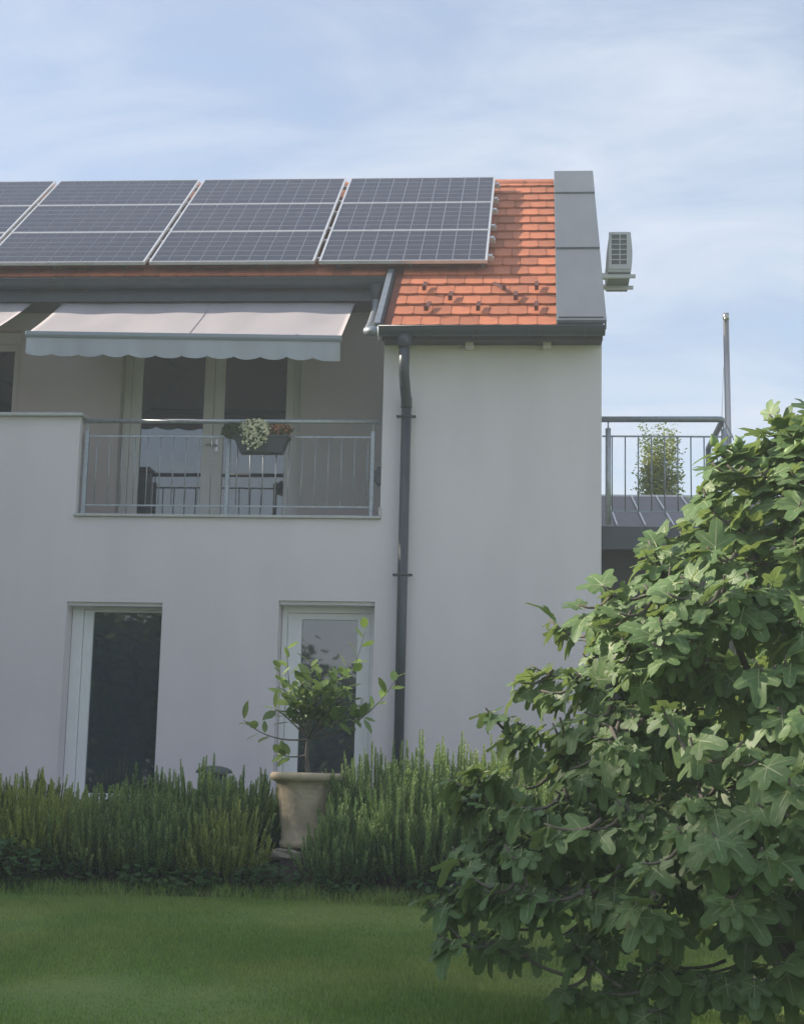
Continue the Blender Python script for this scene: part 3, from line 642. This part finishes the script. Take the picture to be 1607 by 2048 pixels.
# ------------------------------------------------------------------ citrus tree in the pot
cit = empty('citrus_tree', (*PC, 1.58), 'small citrus tree with glossy leaves growing in the clay pot', 'tree')
q = random.Random(11)
B0 = Vector((PC[0]+.02, PC[1], 1.57))
def curve(a, b, bend, n=6):
    a, b = Vector(a), Vector(b); m = (a+b)/2+Vector(bend)
    return [a*(1-t)**2+m*2*t*(1-t)+b*t*t for t in (i/n for i in range(n+1))]
T1 = Vector((PC[0]+.005, PC[1], 1.88))
mb = MB(); mb.tube(curve(B0, T1, (-.03, 0, 0)), [.019, .018, .017, .016, .015, .015, .014], 8); part('trunk', mb, M_['bark'], cit)
PY = PC[1]
tips = [((-1.42, PY+.05, 2.80), (.08, 0, -.22), .9), ((-1.13, PY-.1, 2.40), (.12, 0, -.18), .9), ((-2.38, PY-.15, 2.02), (-.05, 0, -.12), .35), ((-2.07, PY+.05, 2.62), (-.1, 0, -.05), .28),
        ((-2.12, PY-.05, 2.45), (-.08, 0, 0), .9), ((-1.95, PY+.15, 2.42), (0, 0, .05), .9), ((-1.62, PY-.1, 2.42), (.05, 0, 0), .9), ((-1.40, PY-.12, 2.06), (.02, -.05, .1), .9),
        ((-1.55, PY+.1, 2.52), (0, 0, 0), .7), ((-2.14, PY-.1, 2.12), (-.05, 0, .08), .9), ((-1.75, PY-.2, 2.30), (0, -.05, .05), 1), ((-2.1, PY, 1.76), (-.03, 0, -.05), .6),
        ((-1.86, PY-.15, 2.25), (0, -.05, .05), 1), ((-1.97, PY+.1, 2.14), (0, 0, .05), 1), ((-1.68, PY+.12, 2.2), (0, 0, .05), 1), ((-1.78, PY+.05, 2.42), (0, 0, .05), .8), ((-1.98, PY-.18, 2.3), (0, 0, .05), .9), ((-1.6, PY-.15, 2.28), (.05, -.03, .02), .9), ((-2.05, PY+.1, 2.3), (-.04, 0, .02), .8), ((-1.85, PY-.05, 2.5), (0, 0, 0), .6), ((-1.5, PY, 2.2), (.05, 0, 0), .9)]
cl = MB(); nq = 4
vs = [(0, 0, 0)]
for t, wd in ((.25, .2), (.55, .24), (.82, .13)): vs += [(-wd, t, .035), (0, t, 0), (wd, t, .035)]
vs.append((0, 1, -.03))
cl.add(vs, [(0,2,1),(0,3,2),(1,2,5,4),(2,3,6,5),(4,5,8,7),(5,6,9,8),(7,8,10),(8,9,10)], 0, True); cl = cl.mesh('leaf', M_['citrus'])
nleaf = 0  # leaves on the citrus stay under 300
for tip, bend, dens in tips:
    start = T1 if tip[2] > 1.9 else T1.lerp(B0, .4)
    pts = curve(start, tip, bend, 8); mb = MB(); mb.tube(pts, [.009-.0008*i for i in range(9)], 5); part('branch', mb, M_['bark'], cit)
    k = int(12*dens)+3
    for i in range(k):
        t = .30+.70*i/(k-1) if dens > .6 else .55+.45*i/(k-1)
        f = t*8; a = pts[min(int(f), 7)]; b = pts[min(int(f), 7)+1]; p = a.lerp(b, f-int(f) if f < 8 else 1)
        d = (b-a).normalized(); ang = i*2.4+q.random(); o = d.orthogonal().normalized(); o2 = d.cross(o)
        dr = (d*.45+(o*math.cos(ang)+o2*math.sin(ang))*.9+Vector((0, 0, .12))).normalized()
        z = (Vector((0, -.2, 1))-dr*dr.dot(Vector((0, -.2, 1)))+Vector((q.gauss(0, .3), q.gauss(0, .3), 0))); z = (z-dr*dr.dot(z)).normalized(); x = dr.cross(z)
        s = q.uniform(.105, .16); Mx = Matrix((x*s, dr*s, z*s)).transposed().to_4x4(); Mx.translation = p+dr*.01
        o_ = link(bpy.data.objects.new('leaf', cl), cit, Mx); g = q.uniform(.75, 1.2)
        y = 1.5 if (tip[2] > 2.5 or tip[0] > -1.2) and t > .6 else 1  # outer leaves of high and right branches coloured lighter, as if sunlit
        o_.color = (g*y*1.1, g*y, g, 1); nleaf += 1

# ------------------------------------------------------------------ rosemary bushes
def rosemary_mesh(seed, n, rad, hgt):
    q = random.Random(seed); mb = MB(); st = MB(); tv = []
    for i in range(n):
        tipw = q.uniform(.2, 1)
        a = q.uniform(0, 2*math.pi); r_ = math.sqrt(q.random()); bx_, by_ = rad*r_*math.cos(a), rad*.9*r_*math.sin(a)
        H = hgt*(1-.38*r_**2)*(q.uniform(.4, 1.12) if q.random() < .93 else q.uniform(1.1, 1.3))
        lean = Vector((math.cos(a)*r_, math.sin(a)*r_, 0))*q.uniform(.0, .26)*rad
        p0 = Vector((bx_*.75, by_*.75, -.02)); p1 = Vector((bx_, by_, H))+lean+Vector((q.gauss(0, .035), q.gauss(0, .035), 0))
        m_ = (p0+p1)/2+lean*.8; P = lambda t: p0*(1-t)**2+m_*2*t*(1-t)+p1*t*t
        st.tube([P(0), P(.4), P(.8)], [.006, .004, .002], 4, caps=False)
        t0 = q.uniform(.05, .35); nn = int((1-t0)*H*170)
        wd = q.uniform(.85, 1.2)
        for k in range(nn):
            t = t0+(1-t0)*(k/nn); p = P(t); d = (P(min(1, t+.05))-P(t-.05)).normalized()
            o = d.orthogonal().normalized(); o2 = d.cross(o); ang = k*2.4+q.uniform(-.3, .3)
            rd = (o*math.cos(ang)+o2*math.sin(ang)); s = (.036 if t < .85 else .036*(1.05-t)/.2+.006)*wd*q.uniform(.8, 1.2)
            dr = (d*1.05+rd*.55).normalized()*s; sd_ = d.cross(rd)*.0058
            mb.add([p-sd_, p+sd_, p+dr+sd_*.4, p+dr-sd_*.4], [(0, 1, 2, 3)], 0); tv += [max(0, (t-.5)/.5)*tipw*.8]*4
    me = mb.mesh('foliage', M_['rosemary']); me.attributes.new('young', 'FLOAT', 'POINT').data.foreach_set('value', tv)
    return me, st.mesh('stems', M_['woodstem'])
RMS = [rosemary_mesh(20+i, n, r_, h) for i, (n, r_, h) in enumerate(((340, .44, .74), (330, .42, .68), (400, .47, .97), (380, .46, .92), (240, .36, .5)))]
gl, gr = 'rosemary bushes left of the pot', 'rosemary bushes right of the pot'
RB = [  # x, y, mesh, scale z, colour, label, group
 (-2.72, 13.1, 0, .86, (.85, 1.0, .85), 'green rosemary bush touching the left side of the clay pot', gl),
 (-2.44, 12.52, 4, 1.1, (1.35, 1.15, .7), 'low yellow tipped rosemary in front of the bush left of the clay pot', gl),
 (-3.0, 12.6, 1, .86, (.85, 1.0, .9), 'green rosemary bush below the dark garden lamp', gl),
 (-2.36, 13.3, 0, .68, (.85, 1.0, .85), 'small rosemary bush behind the left shoulder of the clay pot', gl),
 (-3.25, 13.2, 0, .72, (.8, .95, .8), 'dark rosemary bush at the right foot of the tall white window', gl),
 (-3.5, 12.58, 1, .92, (.9, .95, .75), 'olive rosemary bush in front of the tall white window, right half', gl),
 (-3.95, 12.68, 0, .86, (1.65, 1.4, .75), 'yellowish rosemary bush in front of the tall white window, left half', gl),
 (-4.35, 12.62, 1, .98, (1.6, 1.4, .8), 'yellow green rosemary bush just left of the tall white window', gl),
 (-4.3, 13.3, 0, .62, (1.0, 1.0, .75), 'small rosemary bush against the wall left of the tall white window', gl),
 (-4.85, 12.9, 0, .92, (1.65, 1.45, .8), 'pale rosemary bush cut by the left picture edge', gl),
 (-5.4, 12.9, 1, .95, (1.5, 1.3, .8), 'rosemary bush beyond the left picture edge', gl),
 (-1.28, 13.05, 2, .82, (.78, .98, .85), 'tall dark rosemary bush touching the right side of the clay pot', gr),
 (-1.47, 12.52, 4, 1.2, (.75, .95, .85), 'low rosemary overlapping the lower right of the clay pot', gr),
 (-.95, 12.58, 3, .88, (.78, .98, .85), 'dark front rosemary bush below the downpipe', gr),
 (-.78, 13.25, 2, .84, (.95, 1.1, .8), 'tallest rosemary bush at the foot of the downpipe', gr),
 (-.42, 12.6, 2, .88, (.8, 1.0, .85), 'tall rosemary bush between the downpipe and the fig tree', gr),
 (-.22, 13.3, 3, .86, (1.0, 1.12, .8), 'rear rosemary bush below the bare wall', gr),
 (.12, 12.66, 3, .92, (.85, 1.0, .8), 'rosemary bush partly hidden by the left edge of the fig tree', gr),
 (.65, 12.9, 2, .82, (.85, 1.0, .8), 'rosemary bush hidden behind the fig tree', gr),
]
for x, y, k, sc, c_, lab, grp in RB:
    e = empty('rosemary_bush', (x, y, gz(y)), lab, 'shrub', grp); WM[e] = M = Matrix.Translation((x, y, gz(y))) @ Matrix.Rotation(x*7.3, 4, 'Z') @ Matrix.Diagonal((1, 1, sc, 1)); e.matrix_basis = M
    o = link(bpy.data.objects.new('foliage', RMS[k][0]), e, M); o['kind'] = 'stuff'; o.color = (*c_, 1)
    o = link(bpy.data.objects.new('stems', RMS[k][1]), e, M); o['kind'] = 'stuff'

# broad leafed weeds at the bed edge
def weed(x, y, r_, n, h, label, seed, c_=(1, 1, 1, 1), ls=.032):
    q = random.Random(seed); e = empty('weed', (x, y, gz(y)), label, 'plant', 'weeds along the bed edge'); mb = MB(); st = MB()
    for i in range(n):
        a = q.uniform(0, 6.28); rr = r_*math.sqrt(q.random()); p = Vector((x+rr*math.cos(a), y+rr*math.sin(a)*.7, gz(y)+h*q.uniform(.1, 1)*(1-.5*(rr/r_)**2)))
        d = Vector((q.gauss(0, 1), q.gauss(0, 1)-.5, q.gauss(0, .4))).normalized(); zn = Vector((q.gauss(0, .4), -.4+q.gauss(0, .3), 1)); xx = d.cross(zn).normalized(); s = ls*q.uniform(.6, 1.3)
        mb.add([p-d*s, p+xx*s*.7-d*s*.2, p+xx*s*.45+d*s*.6, p+d*s*1.1, p-xx*s*.45+d*s*.6, p-xx*s*.7-d*s*.2], [(0,1,2,3,4,5)])
        if i % 5 == 0: st.tube([(x+rr*.4*math.cos(a), y+rr*.3*math.sin(a), gz(y)-.01), p], .003, 4, caps=False)
    o = part('foliage', mb, M_['bushleaf'], e, kind='stuff', recalc=False); o.color = c_; part('stem', st, M_['woodstem'], e)
weed(-4.05, 12.22, .30, 420, .40, 'broad leafed dark weed at the lower left corner of the bed', 1, (.55, .75, .8, 1))
weed(-3.55, 12.3, .24, 200, .34, 'dark leafy weed in front of the tall white window', 2, (.5, .7, .7, 1))
weed(-3.0, 12.25, .22, 150, .24, 'low dark weed in front of the bush below the garden lamp', 3, (.5, .68, .65, 1), .035)
weed(-1.45, 12.25, .26, 190, .22, 'low dark weed at the right foot of the clay pot', 4, (.5, .7, .65, 1), .03)
weed(-.75, 12.25, .28, 200, .26, 'low dark weed in front of the bush below the downpipe', 5, (.5, .7, .65, 1), .03)
weed(-2.62, 12.2, .26, 260, .2, 'low dark undergrowth in front of the yellow tipped rosemary', 7, (.5, .68, .6, 1), .028)
weed(-2.05, 12.3, .28, 300, .24, 'dark undergrowth below the pale stone and the clay pot', 8, (.45, .62, .55, 1), .028)
weed(-.2, 12.25, .3, 260, .24, 'low dark undergrowth left of the lowest fig leaves', 9, (.45, .65, .55, 1), .028)
weed(-3.72, 13.55, .10, 60, .34, 'thin leafy weed standing at the left foot of the tall white window', 6, (.8, .9, .8, 1), .035)

# ------------------------------------------------------------------ grass
def grass(name, n, x0, x1, y0, y1, hmin, hmax, wid, seed, keep=None):
    g = np.random.default_rng(seed); n = int(n)
    x = g.uniform(x0, x1, n); y = g.uniform(y0, y1, n)
    if keep is not None:
        k = keep(x, y); x, y = x[k], y[k]; n = len(x)
    z = np.interp(y, [0, 12, 12.35, 13, 13.7], [0, .64, .70, .92, 1.18])+.012*np.sin(x*1.7+y)*((y > 4) & (y < 12))
    a = g.uniform(0, 2*np.pi, n); h = g.uniform(hmin, hmax, n)*(1+.35*np.sin(x*2.1+.7*y)*np.sin(y*1.3)); ln = g.uniform(0, .9, n)*h; b = g.uniform(0, 2*np.pi, n)
    w_ = wid*g.uniform(.7, 1.3, n)
    v = np.empty((n, 3, 3), np.float32)
    v[:, 0] = np.stack([x-w_*np.cos(a), y-w_*np.sin(a), z-.005], 1); v[:, 1] = np.stack([x+w_*np.cos(a), y+w_*np.sin(a), z-.005], 1); v[:, 2] = np.stack([x+ln*np.cos(b), y+ln*np.sin(b), z+h], 1)
    me = bpy.data.meshes.new(name); me.vertices.add(3*n); me.vertices.foreach_set('co', v.ravel()); me.loops.add(3*n); me.loops.foreach_set('vertex_index', np.arange(3*n, dtype=np.int32))
    me.polygons.add(n); me.polygons.foreach_set('loop_start', np.arange(0, 3*n, 3, dtype=np.int32)); me.polygons.foreach_set('loop_total', np.full(n, 3, np.int32)); me.materials.append(M_['grass']); me.update(); me.validate()
    o = bpy.data.objects.new(name, me); link(o); return o
inview = lambda x, y: (x > -.40*y+.2*0-.3) & (x < .26*y+.4)
o = grass('lawn_grass', 420000, -5.2, 3.4, 6.6, 12.15, .016, .038, .0031, 1, inview); tag(o, 'short mown green lawn grass in front of the bed', 'grass', kind='stuff')
o = grass('edge_grass', 9000, -5, 2.2, 12.0, 12.3, .03, .13, .004, 2); tag(o, 'longer unmown grass along the edge of the bed', 'grass', kind='stuff')

# ------------------------------------------------------------------ trees
def leafy_tree(name, base, h, crown_c, rad, n, ls, label, cat, group, c_, seed, trunk_r=.12, me=None):
    q = random.Random(seed); e = empty(name, base, label, cat, group); base = Vector(base)
    tk = MB(); cc = Vector(crown_c); top = cc+Vector((0, 0, rad[2]*.3))
    tk.tube([base-Vector((0, 0, .05)), base.lerp(top, .5)+Vector((q.uniform(-.1, .1), q.uniform(-.1, .1), 0)), top], [trunk_r, trunk_r*.7, trunk_r*.25], 9)
    clumps = []
    for i in range(26):
        d = Vector((q.gauss(0, 1), q.gauss(0, 1), q.gauss(0, .9))).normalized()*q.uniform(.35, .95); p = cc+Vector((d.x*rad[0], d.y*rad[1], d.z*rad[2])); clumps.append(p)
        if i % 2 == 0:
            s_ = base.lerp(top, q.uniform(.45, .9)); tk.tube([s_, (s_+p)/2+Vector((0, 0, .1)), p], [trunk_r*.35, trunk_r*.2, trunk_r*.08], 5)
    part('trunk', tk, M_['bark'], e)
    mb = MB()
    for i in range(n):
        c = q.choice(clumps); d = Vector((q.gauss(0, 1), q.gauss(0, 1), q.gauss(0, 1)))*.2; p = c+Vector((d.x*rad[0], d.y*rad[1], d.z*rad[2]))
        a = Vector((q.gauss(0, 1), q.gauss(0, 1), q.gauss(0, .6))).normalized(); b = a.orthogonal(); b = (b*q.uniform(-1, 1)+a.cross(b)*q.uniform(-1, 1)).normalized(); s = ls*q.uniform(.6, 1.3)
        mb.add([p-a*s, p+b*s*.5, p+a*s, p-b*s*.5], [(0, 1, 2, 3)])
    o = part('crown', mb, M_['bushleaf'], e, recalc=False); o.color = c_; return e
def dup(e, loc, rz, sc, label, group=None):
    r = bpy.data.objects.new(e.name.split('.')[0], None); col.objects.link(r); r.matrix_basis = M = Matrix.Translation(Vector(loc)) @ Matrix.Rotation(rz, 4, 'Z') @ Matrix.Diagonal((*sc, 1)); WM[r] = M
    tag(r, label, e['category'], group or e.get('group'))
    inv = WM[e].inverted()
    for ch in list(e.children):
        c = ch.copy(); col.objects.link(c); c.parent = r; c.matrix_parent_inverse = Matrix.Identity(4); c.matrix_basis = inv @ WM[ch]
    return r
# slender pale tree and shrub beyond the terrace
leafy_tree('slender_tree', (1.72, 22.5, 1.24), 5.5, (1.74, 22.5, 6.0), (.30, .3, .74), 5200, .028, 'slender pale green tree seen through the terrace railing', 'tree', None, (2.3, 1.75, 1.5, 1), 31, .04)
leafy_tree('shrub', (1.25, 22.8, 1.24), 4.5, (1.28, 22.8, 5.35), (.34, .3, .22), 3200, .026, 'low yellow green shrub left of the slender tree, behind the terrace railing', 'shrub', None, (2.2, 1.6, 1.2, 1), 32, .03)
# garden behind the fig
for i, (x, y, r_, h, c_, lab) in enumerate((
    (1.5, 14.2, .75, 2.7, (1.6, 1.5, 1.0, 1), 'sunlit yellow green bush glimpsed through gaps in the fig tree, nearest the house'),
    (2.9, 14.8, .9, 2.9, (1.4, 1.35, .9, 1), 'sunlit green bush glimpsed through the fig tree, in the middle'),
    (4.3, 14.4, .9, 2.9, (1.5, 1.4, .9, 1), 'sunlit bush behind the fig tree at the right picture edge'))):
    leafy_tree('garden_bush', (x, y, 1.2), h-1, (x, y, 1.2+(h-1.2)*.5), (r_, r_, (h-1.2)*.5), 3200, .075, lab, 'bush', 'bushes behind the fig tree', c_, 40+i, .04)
# trees that shade the lawn from the left and those the windows mirror
t0 = leafy_tree('garden_tree', (-14, 8.5, .4), 8.6, (-14, 8.5, 6.1), (2.4, 2.4, 4.7), 12000, .2, 'broadleaf garden tree outside the picture, standing left of the lawn', 'tree', 'trees left of the lawn', (.9, .9, .8, 1), 51, .18)
for i, (x, y, s) in enumerate(((-14.3, 4.9, 1.0), (-13.2, 6.7, 1.0), (-13.4, 10.2, .97), (-14.2, 12.4, .97), (-14.5, 14.6, .90), (-14, 1.2, .98))):
    dup(t0, (x, y, gz(y)), i*1.3+.5, (1, 1, s), t0['label'])
for i, (x, y, s) in enumerate(((-5.9, -9, .49), (-8.5, -9.5, .60), (-11, -9, .68), (-13.8, -8.5, .68), (-16.5, -9, .68), (-3.9, -10, .45), (.5, -9.5, .36), (4, -10, .38))):
    dup(t0, (x, y, gz(y)), i*.9, (.8, .8, s), 'broadleaf garden tree behind the camera, mirrored in the ground floor glass', 'trees mirrored in the windows')

# ------------------------------------------------------------------ fig tree
FB = Vector((1.55, 7.45, gz(7.45)))
fig = empty('fig_tree', FB, 'big fig tree with lobed leaves and small green figs in the right foreground', 'tree')
q = random.Random(99)
def fig_leaf(seed, nl):
    qq = random.Random(seed)
    lob = [(0, 1.0, .5)]
    lob += [(s*R(qq.uniform(50, 60)), qq.uniform(.74, .88), .42) for s in (-1, 1)]
    if nl == 5: lob += [(s*R(qq.uniform(94, 108)), qq.uniform(.48, .6), .5) for s in (-1, 1)]
    n = 38; mb = MB(); rim = []
    for j in range(n):
        t = -R(160)+R(320)*j/(n-1)
        r_ = max([l*math.exp(-abs((t-a)/s)**3.0) for a, l, s in lob]+[.50 if abs(t) < R(125) else .35])
        rim.append((math.sin(t)*r_, math.cos(t)*r_))
    cup, fold = qq.uniform(.12, .6), qq.uniform(.0, .35)
    def Z(x, y): return -cup*(max(0, y)**2)*.9-.15*x*x*1.2+fold*abs(x)+.03*math.sin(7*x+seed)*y
    vs = [(0, 0, 0)]+[(x*.55, y*.55, Z(x*.55, y*.55)) for x, y in rim]+[(x, y, Z(x, y)+.025*math.sin(j*1.9+seed)) for j, (x, y) in enumerate(rim)]
    fs = [(0, 1+j+1, 1+j) for j in range(n-1)]+[(1+j, 2+j, 1+n+j+1, 1+n+j) for j in range(n-1)]
    mb.add(vs, fs, 0, True)
    for a, l, s in lob[:5]:
        dx, dy = math.sin(a), math.cos(a); px, py = dy, -dx; wv = .024 if a == 0 else .017
        p = []
        for t in (0, .45, .9):
            for sg in (-1, 1):
                x, y = dx*l*t+px*wv*sg*(1-.75*t), dy*l*t+py*wv*sg*(1-.75*t); p.append((x, y, Z(x, y)+.007))
        mb.add(p, [(0,1,3,2),(2,3,5,4)], 1)
    # petiole
    mb.tube([(0, 0, .0), (0, -.14, .03), (0, -.34, .0)], [.021, .022, .026], 4, mi=2, caps=False)
    return mb
FL = [fig_leaf(s, n) for s, n in ((1, 5), (2, 5), (3, 3), (4, 5), (5, 3), (6, 5), (7, 3), (8, 5))]
fmats = [M_['figleaf'], M_['vein'], M_['pale']]
FLM = [m.mesh('leaf', fmats) for m in FL]
FLA = [(np.array(m.v), m.f, m.m, m.sm) for m in FL]
prof = [(.62, 1.0), (.8, 1.62), (1.0, 1.93), (1.3, 1.88), (1.8, 1.72), (2.27, 1.50), (2.45, 1.38), (2.7, 1.08), (3.0, .85), (3.22, .58), (3.38, .2)]
def crown_r(z):
    for (a, ra), (b, rb) in zip(prof, prof[1:]):
        if a <= z <= b: return ra+(rb-ra)*(z-a)/(b-a)
    return .1
limbs = []
br = MB()
for k in range(11):
    az = k*2*math.pi/11+q.uniform(-.2, .2); hz = q.uniform(1.1, 2.6); rr = crown_r(hz)*.72
    end = Vector((FB.x+rr*math.cos(az), FB.y+.8*rr*math.sin(az), hz)); pts = curve(FB+Vector((.08*math.cos(az), .08*math.sin(az), -.03)), end, (.1*math.cos(az), .1*math.sin(az), .45), 9)
    br.tube(pts, [.04-.003*i for i in range(10)], 7); limbs += pts[3:]
part('trunk', br, M_['bark'], fig)
br = MB(); leaves = []; figs = []
nsh = 0
# (azimuth measured so that -pi/2 faces the camera)
shoots = []
while nsh < 1050:
    z = q.uniform(.66, 3.38)
    if q.random() > (crown_r(z)/2.0+.12)*(.38 if z < 1.1 else 1): continue
    az = q.uniform(-math.pi, math.pi)
    front = math.sin(az) < .25
    if not front and q.random() < .6: continue
    lump = 1+.07*math.sin(az*5+z*3)+.05*math.sin(az*11-z*5)
    fr = (1-.38*q.random()**1.4)*lump
    rr = crown_r(z)*fr; p = Vector((FB.x+rr*math.cos(az), FB.y+.80*rr*math.sin(az), z+q.uniform(-.08, .08)))
    outw = Vector((math.cos(az), math.sin(az)*.8, .25+.9*max(0, (z-1.6)/1.8)-.5*max(0, 1.1-z))).normalized()
    shoots.append((rr, p, outw, z, fr)); nsh += 1
shoots.sort(key=lambda a: a[0])
nodes = list(limbs)
for rr, p, outw, z, fr in shoots:
    lb = min(nodes, key=lambda c: (c-p).length+abs(c.z-p.z)*.2+(.25 if (c-FB).length > (p-FB).length else 0)); nodes += [lb.lerp(p, .35), lb.lerp(p, .6)]
    pts = curve(lb, p, outw*-.05+Vector((0, 0, -.06)), 5); br.tube(pts, [.009, .009, .008, .007, .006, .005], 5)
    n = q.randint(5, 8); sh = outw.orthogonal().normalized(); sh2 = outw.cross(sh)
    for i in range(n):
        a = i*2.4+q.uniform(-.4, .4); t = i/n
        st = p-outw*(.16*(1-t))
        side = sh*math.cos(a)+sh2*math.sin(a)
        dr = (outw*(.35+.5*t)+side*.85+Vector((0, 0, -.95+.9*max(0, (z-1.9)/1.3)))).normalized()
        dr = (dr+Vector((q.gauss(0, .15), q.gauss(0, .15), q.gauss(0, .15)))).normalized()
        want = (outw*.55+Vector((0, -.15, .75))+Vector((q.gauss(0, .3), q.gauss(0, .3), q.gauss(0, .2))))
        zn = want-dr*dr.dot(want)
        if zn.length < .1: zn = dr.orthogonal()
        zn.normalize(); xx = dr.cross(zn); s = (.066+.082*q.random()**1.2)*(1-.35*(t > .8))
        base = st+dr*.34*s
        Mx = Matrix((xx*s, dr*s, zn*s)).transposed().to_4x4(); Mx.translation = base
        leaves.append((Mx, q.randrange(8), fr))
    if q.random() < .5:
        for _ in range(q.randint(1, 3)): figs.append(st+side*.03+Vector((q.gauss(0, .02), q.gauss(0, .02), q.gauss(0, .02))))
part('branches', br, M_['bark'], fig)
def visrank(l):
    p = l[0].translation-CAM; w_ = p.dot(fw); x = p.dot(rt)/w_*3150; y = p.dot(up)/w_*3150
    return (abs(x) < 810 and abs(y) < 1040, l[0].to_scale()[0]/w_*(1 if p.y+CAM.y < FB.y-.2 else .7)*l[2]**2)
leaves.sort(key=visrank, reverse=True)
for Mx, k, _ in leaves[:300]: link(bpy.data.objects.new('leaf', FLM[k]), fig, Mx)
big = MB()
for Mx, k, _ in leaves[300:]:
    V, f, mi, sm = FLA[k]; m3 = np.array(Mx); b = len(big.v)
    big.v += [tuple(r_) for r_ in (V @ m3[:3, :3].T+m3[:3, 3])]
    big.f += [tuple(b+i for i in ff) for ff in f]; big.m += mi; big.sm += sm
part('foliage', big, fmats, fig, kind='stuff', recalc=False)
fm_ = MB(); fm_.lathe((0, 0, 0), [(.001, -.022), (.012, -.02), (.02, -.008), (.02, .004), (.013, .018), (.006, .028), (.003, .036)], 10); fm_ = fm_.mesh('fig', M_['fig'])
for p in figs[:170]:
    link(bpy.data.objects.new('fig', fm_), fig, Matrix.Translation(p) @ Euler((q.uniform(-.6, .6), q.uniform(-.6, .6), 0)).to_matrix().to_4x4() @ Matrix.Scale(q.uniform(.8, 1.2), 4))

# ------------------------------------------------------------------ thin haze volume, added to lift the dark tones
hz = MB(); hz.box((-430, -330, -9.0), (430, 430, 12.5))
hm = bpy.data.materials.new('haze'); hm.use_nodes = True; hn = hm.node_tree.nodes; hn.remove(hn['Principled BSDF'])
hv = hn.new('ShaderNodeVolumePrincipled'); hv.inputs['Color'].default_value = (0.90, 0.94, 1.0, 1); hv.inputs['Density'].default_value = 0.0040; hv.inputs['Anisotropy'].default_value = 0.0
hm.node_tree.links.new(hv.outputs[0], hn['Material Output'].inputs['Volume'])
tag(part('haze', hz, hm), kind='stuff')
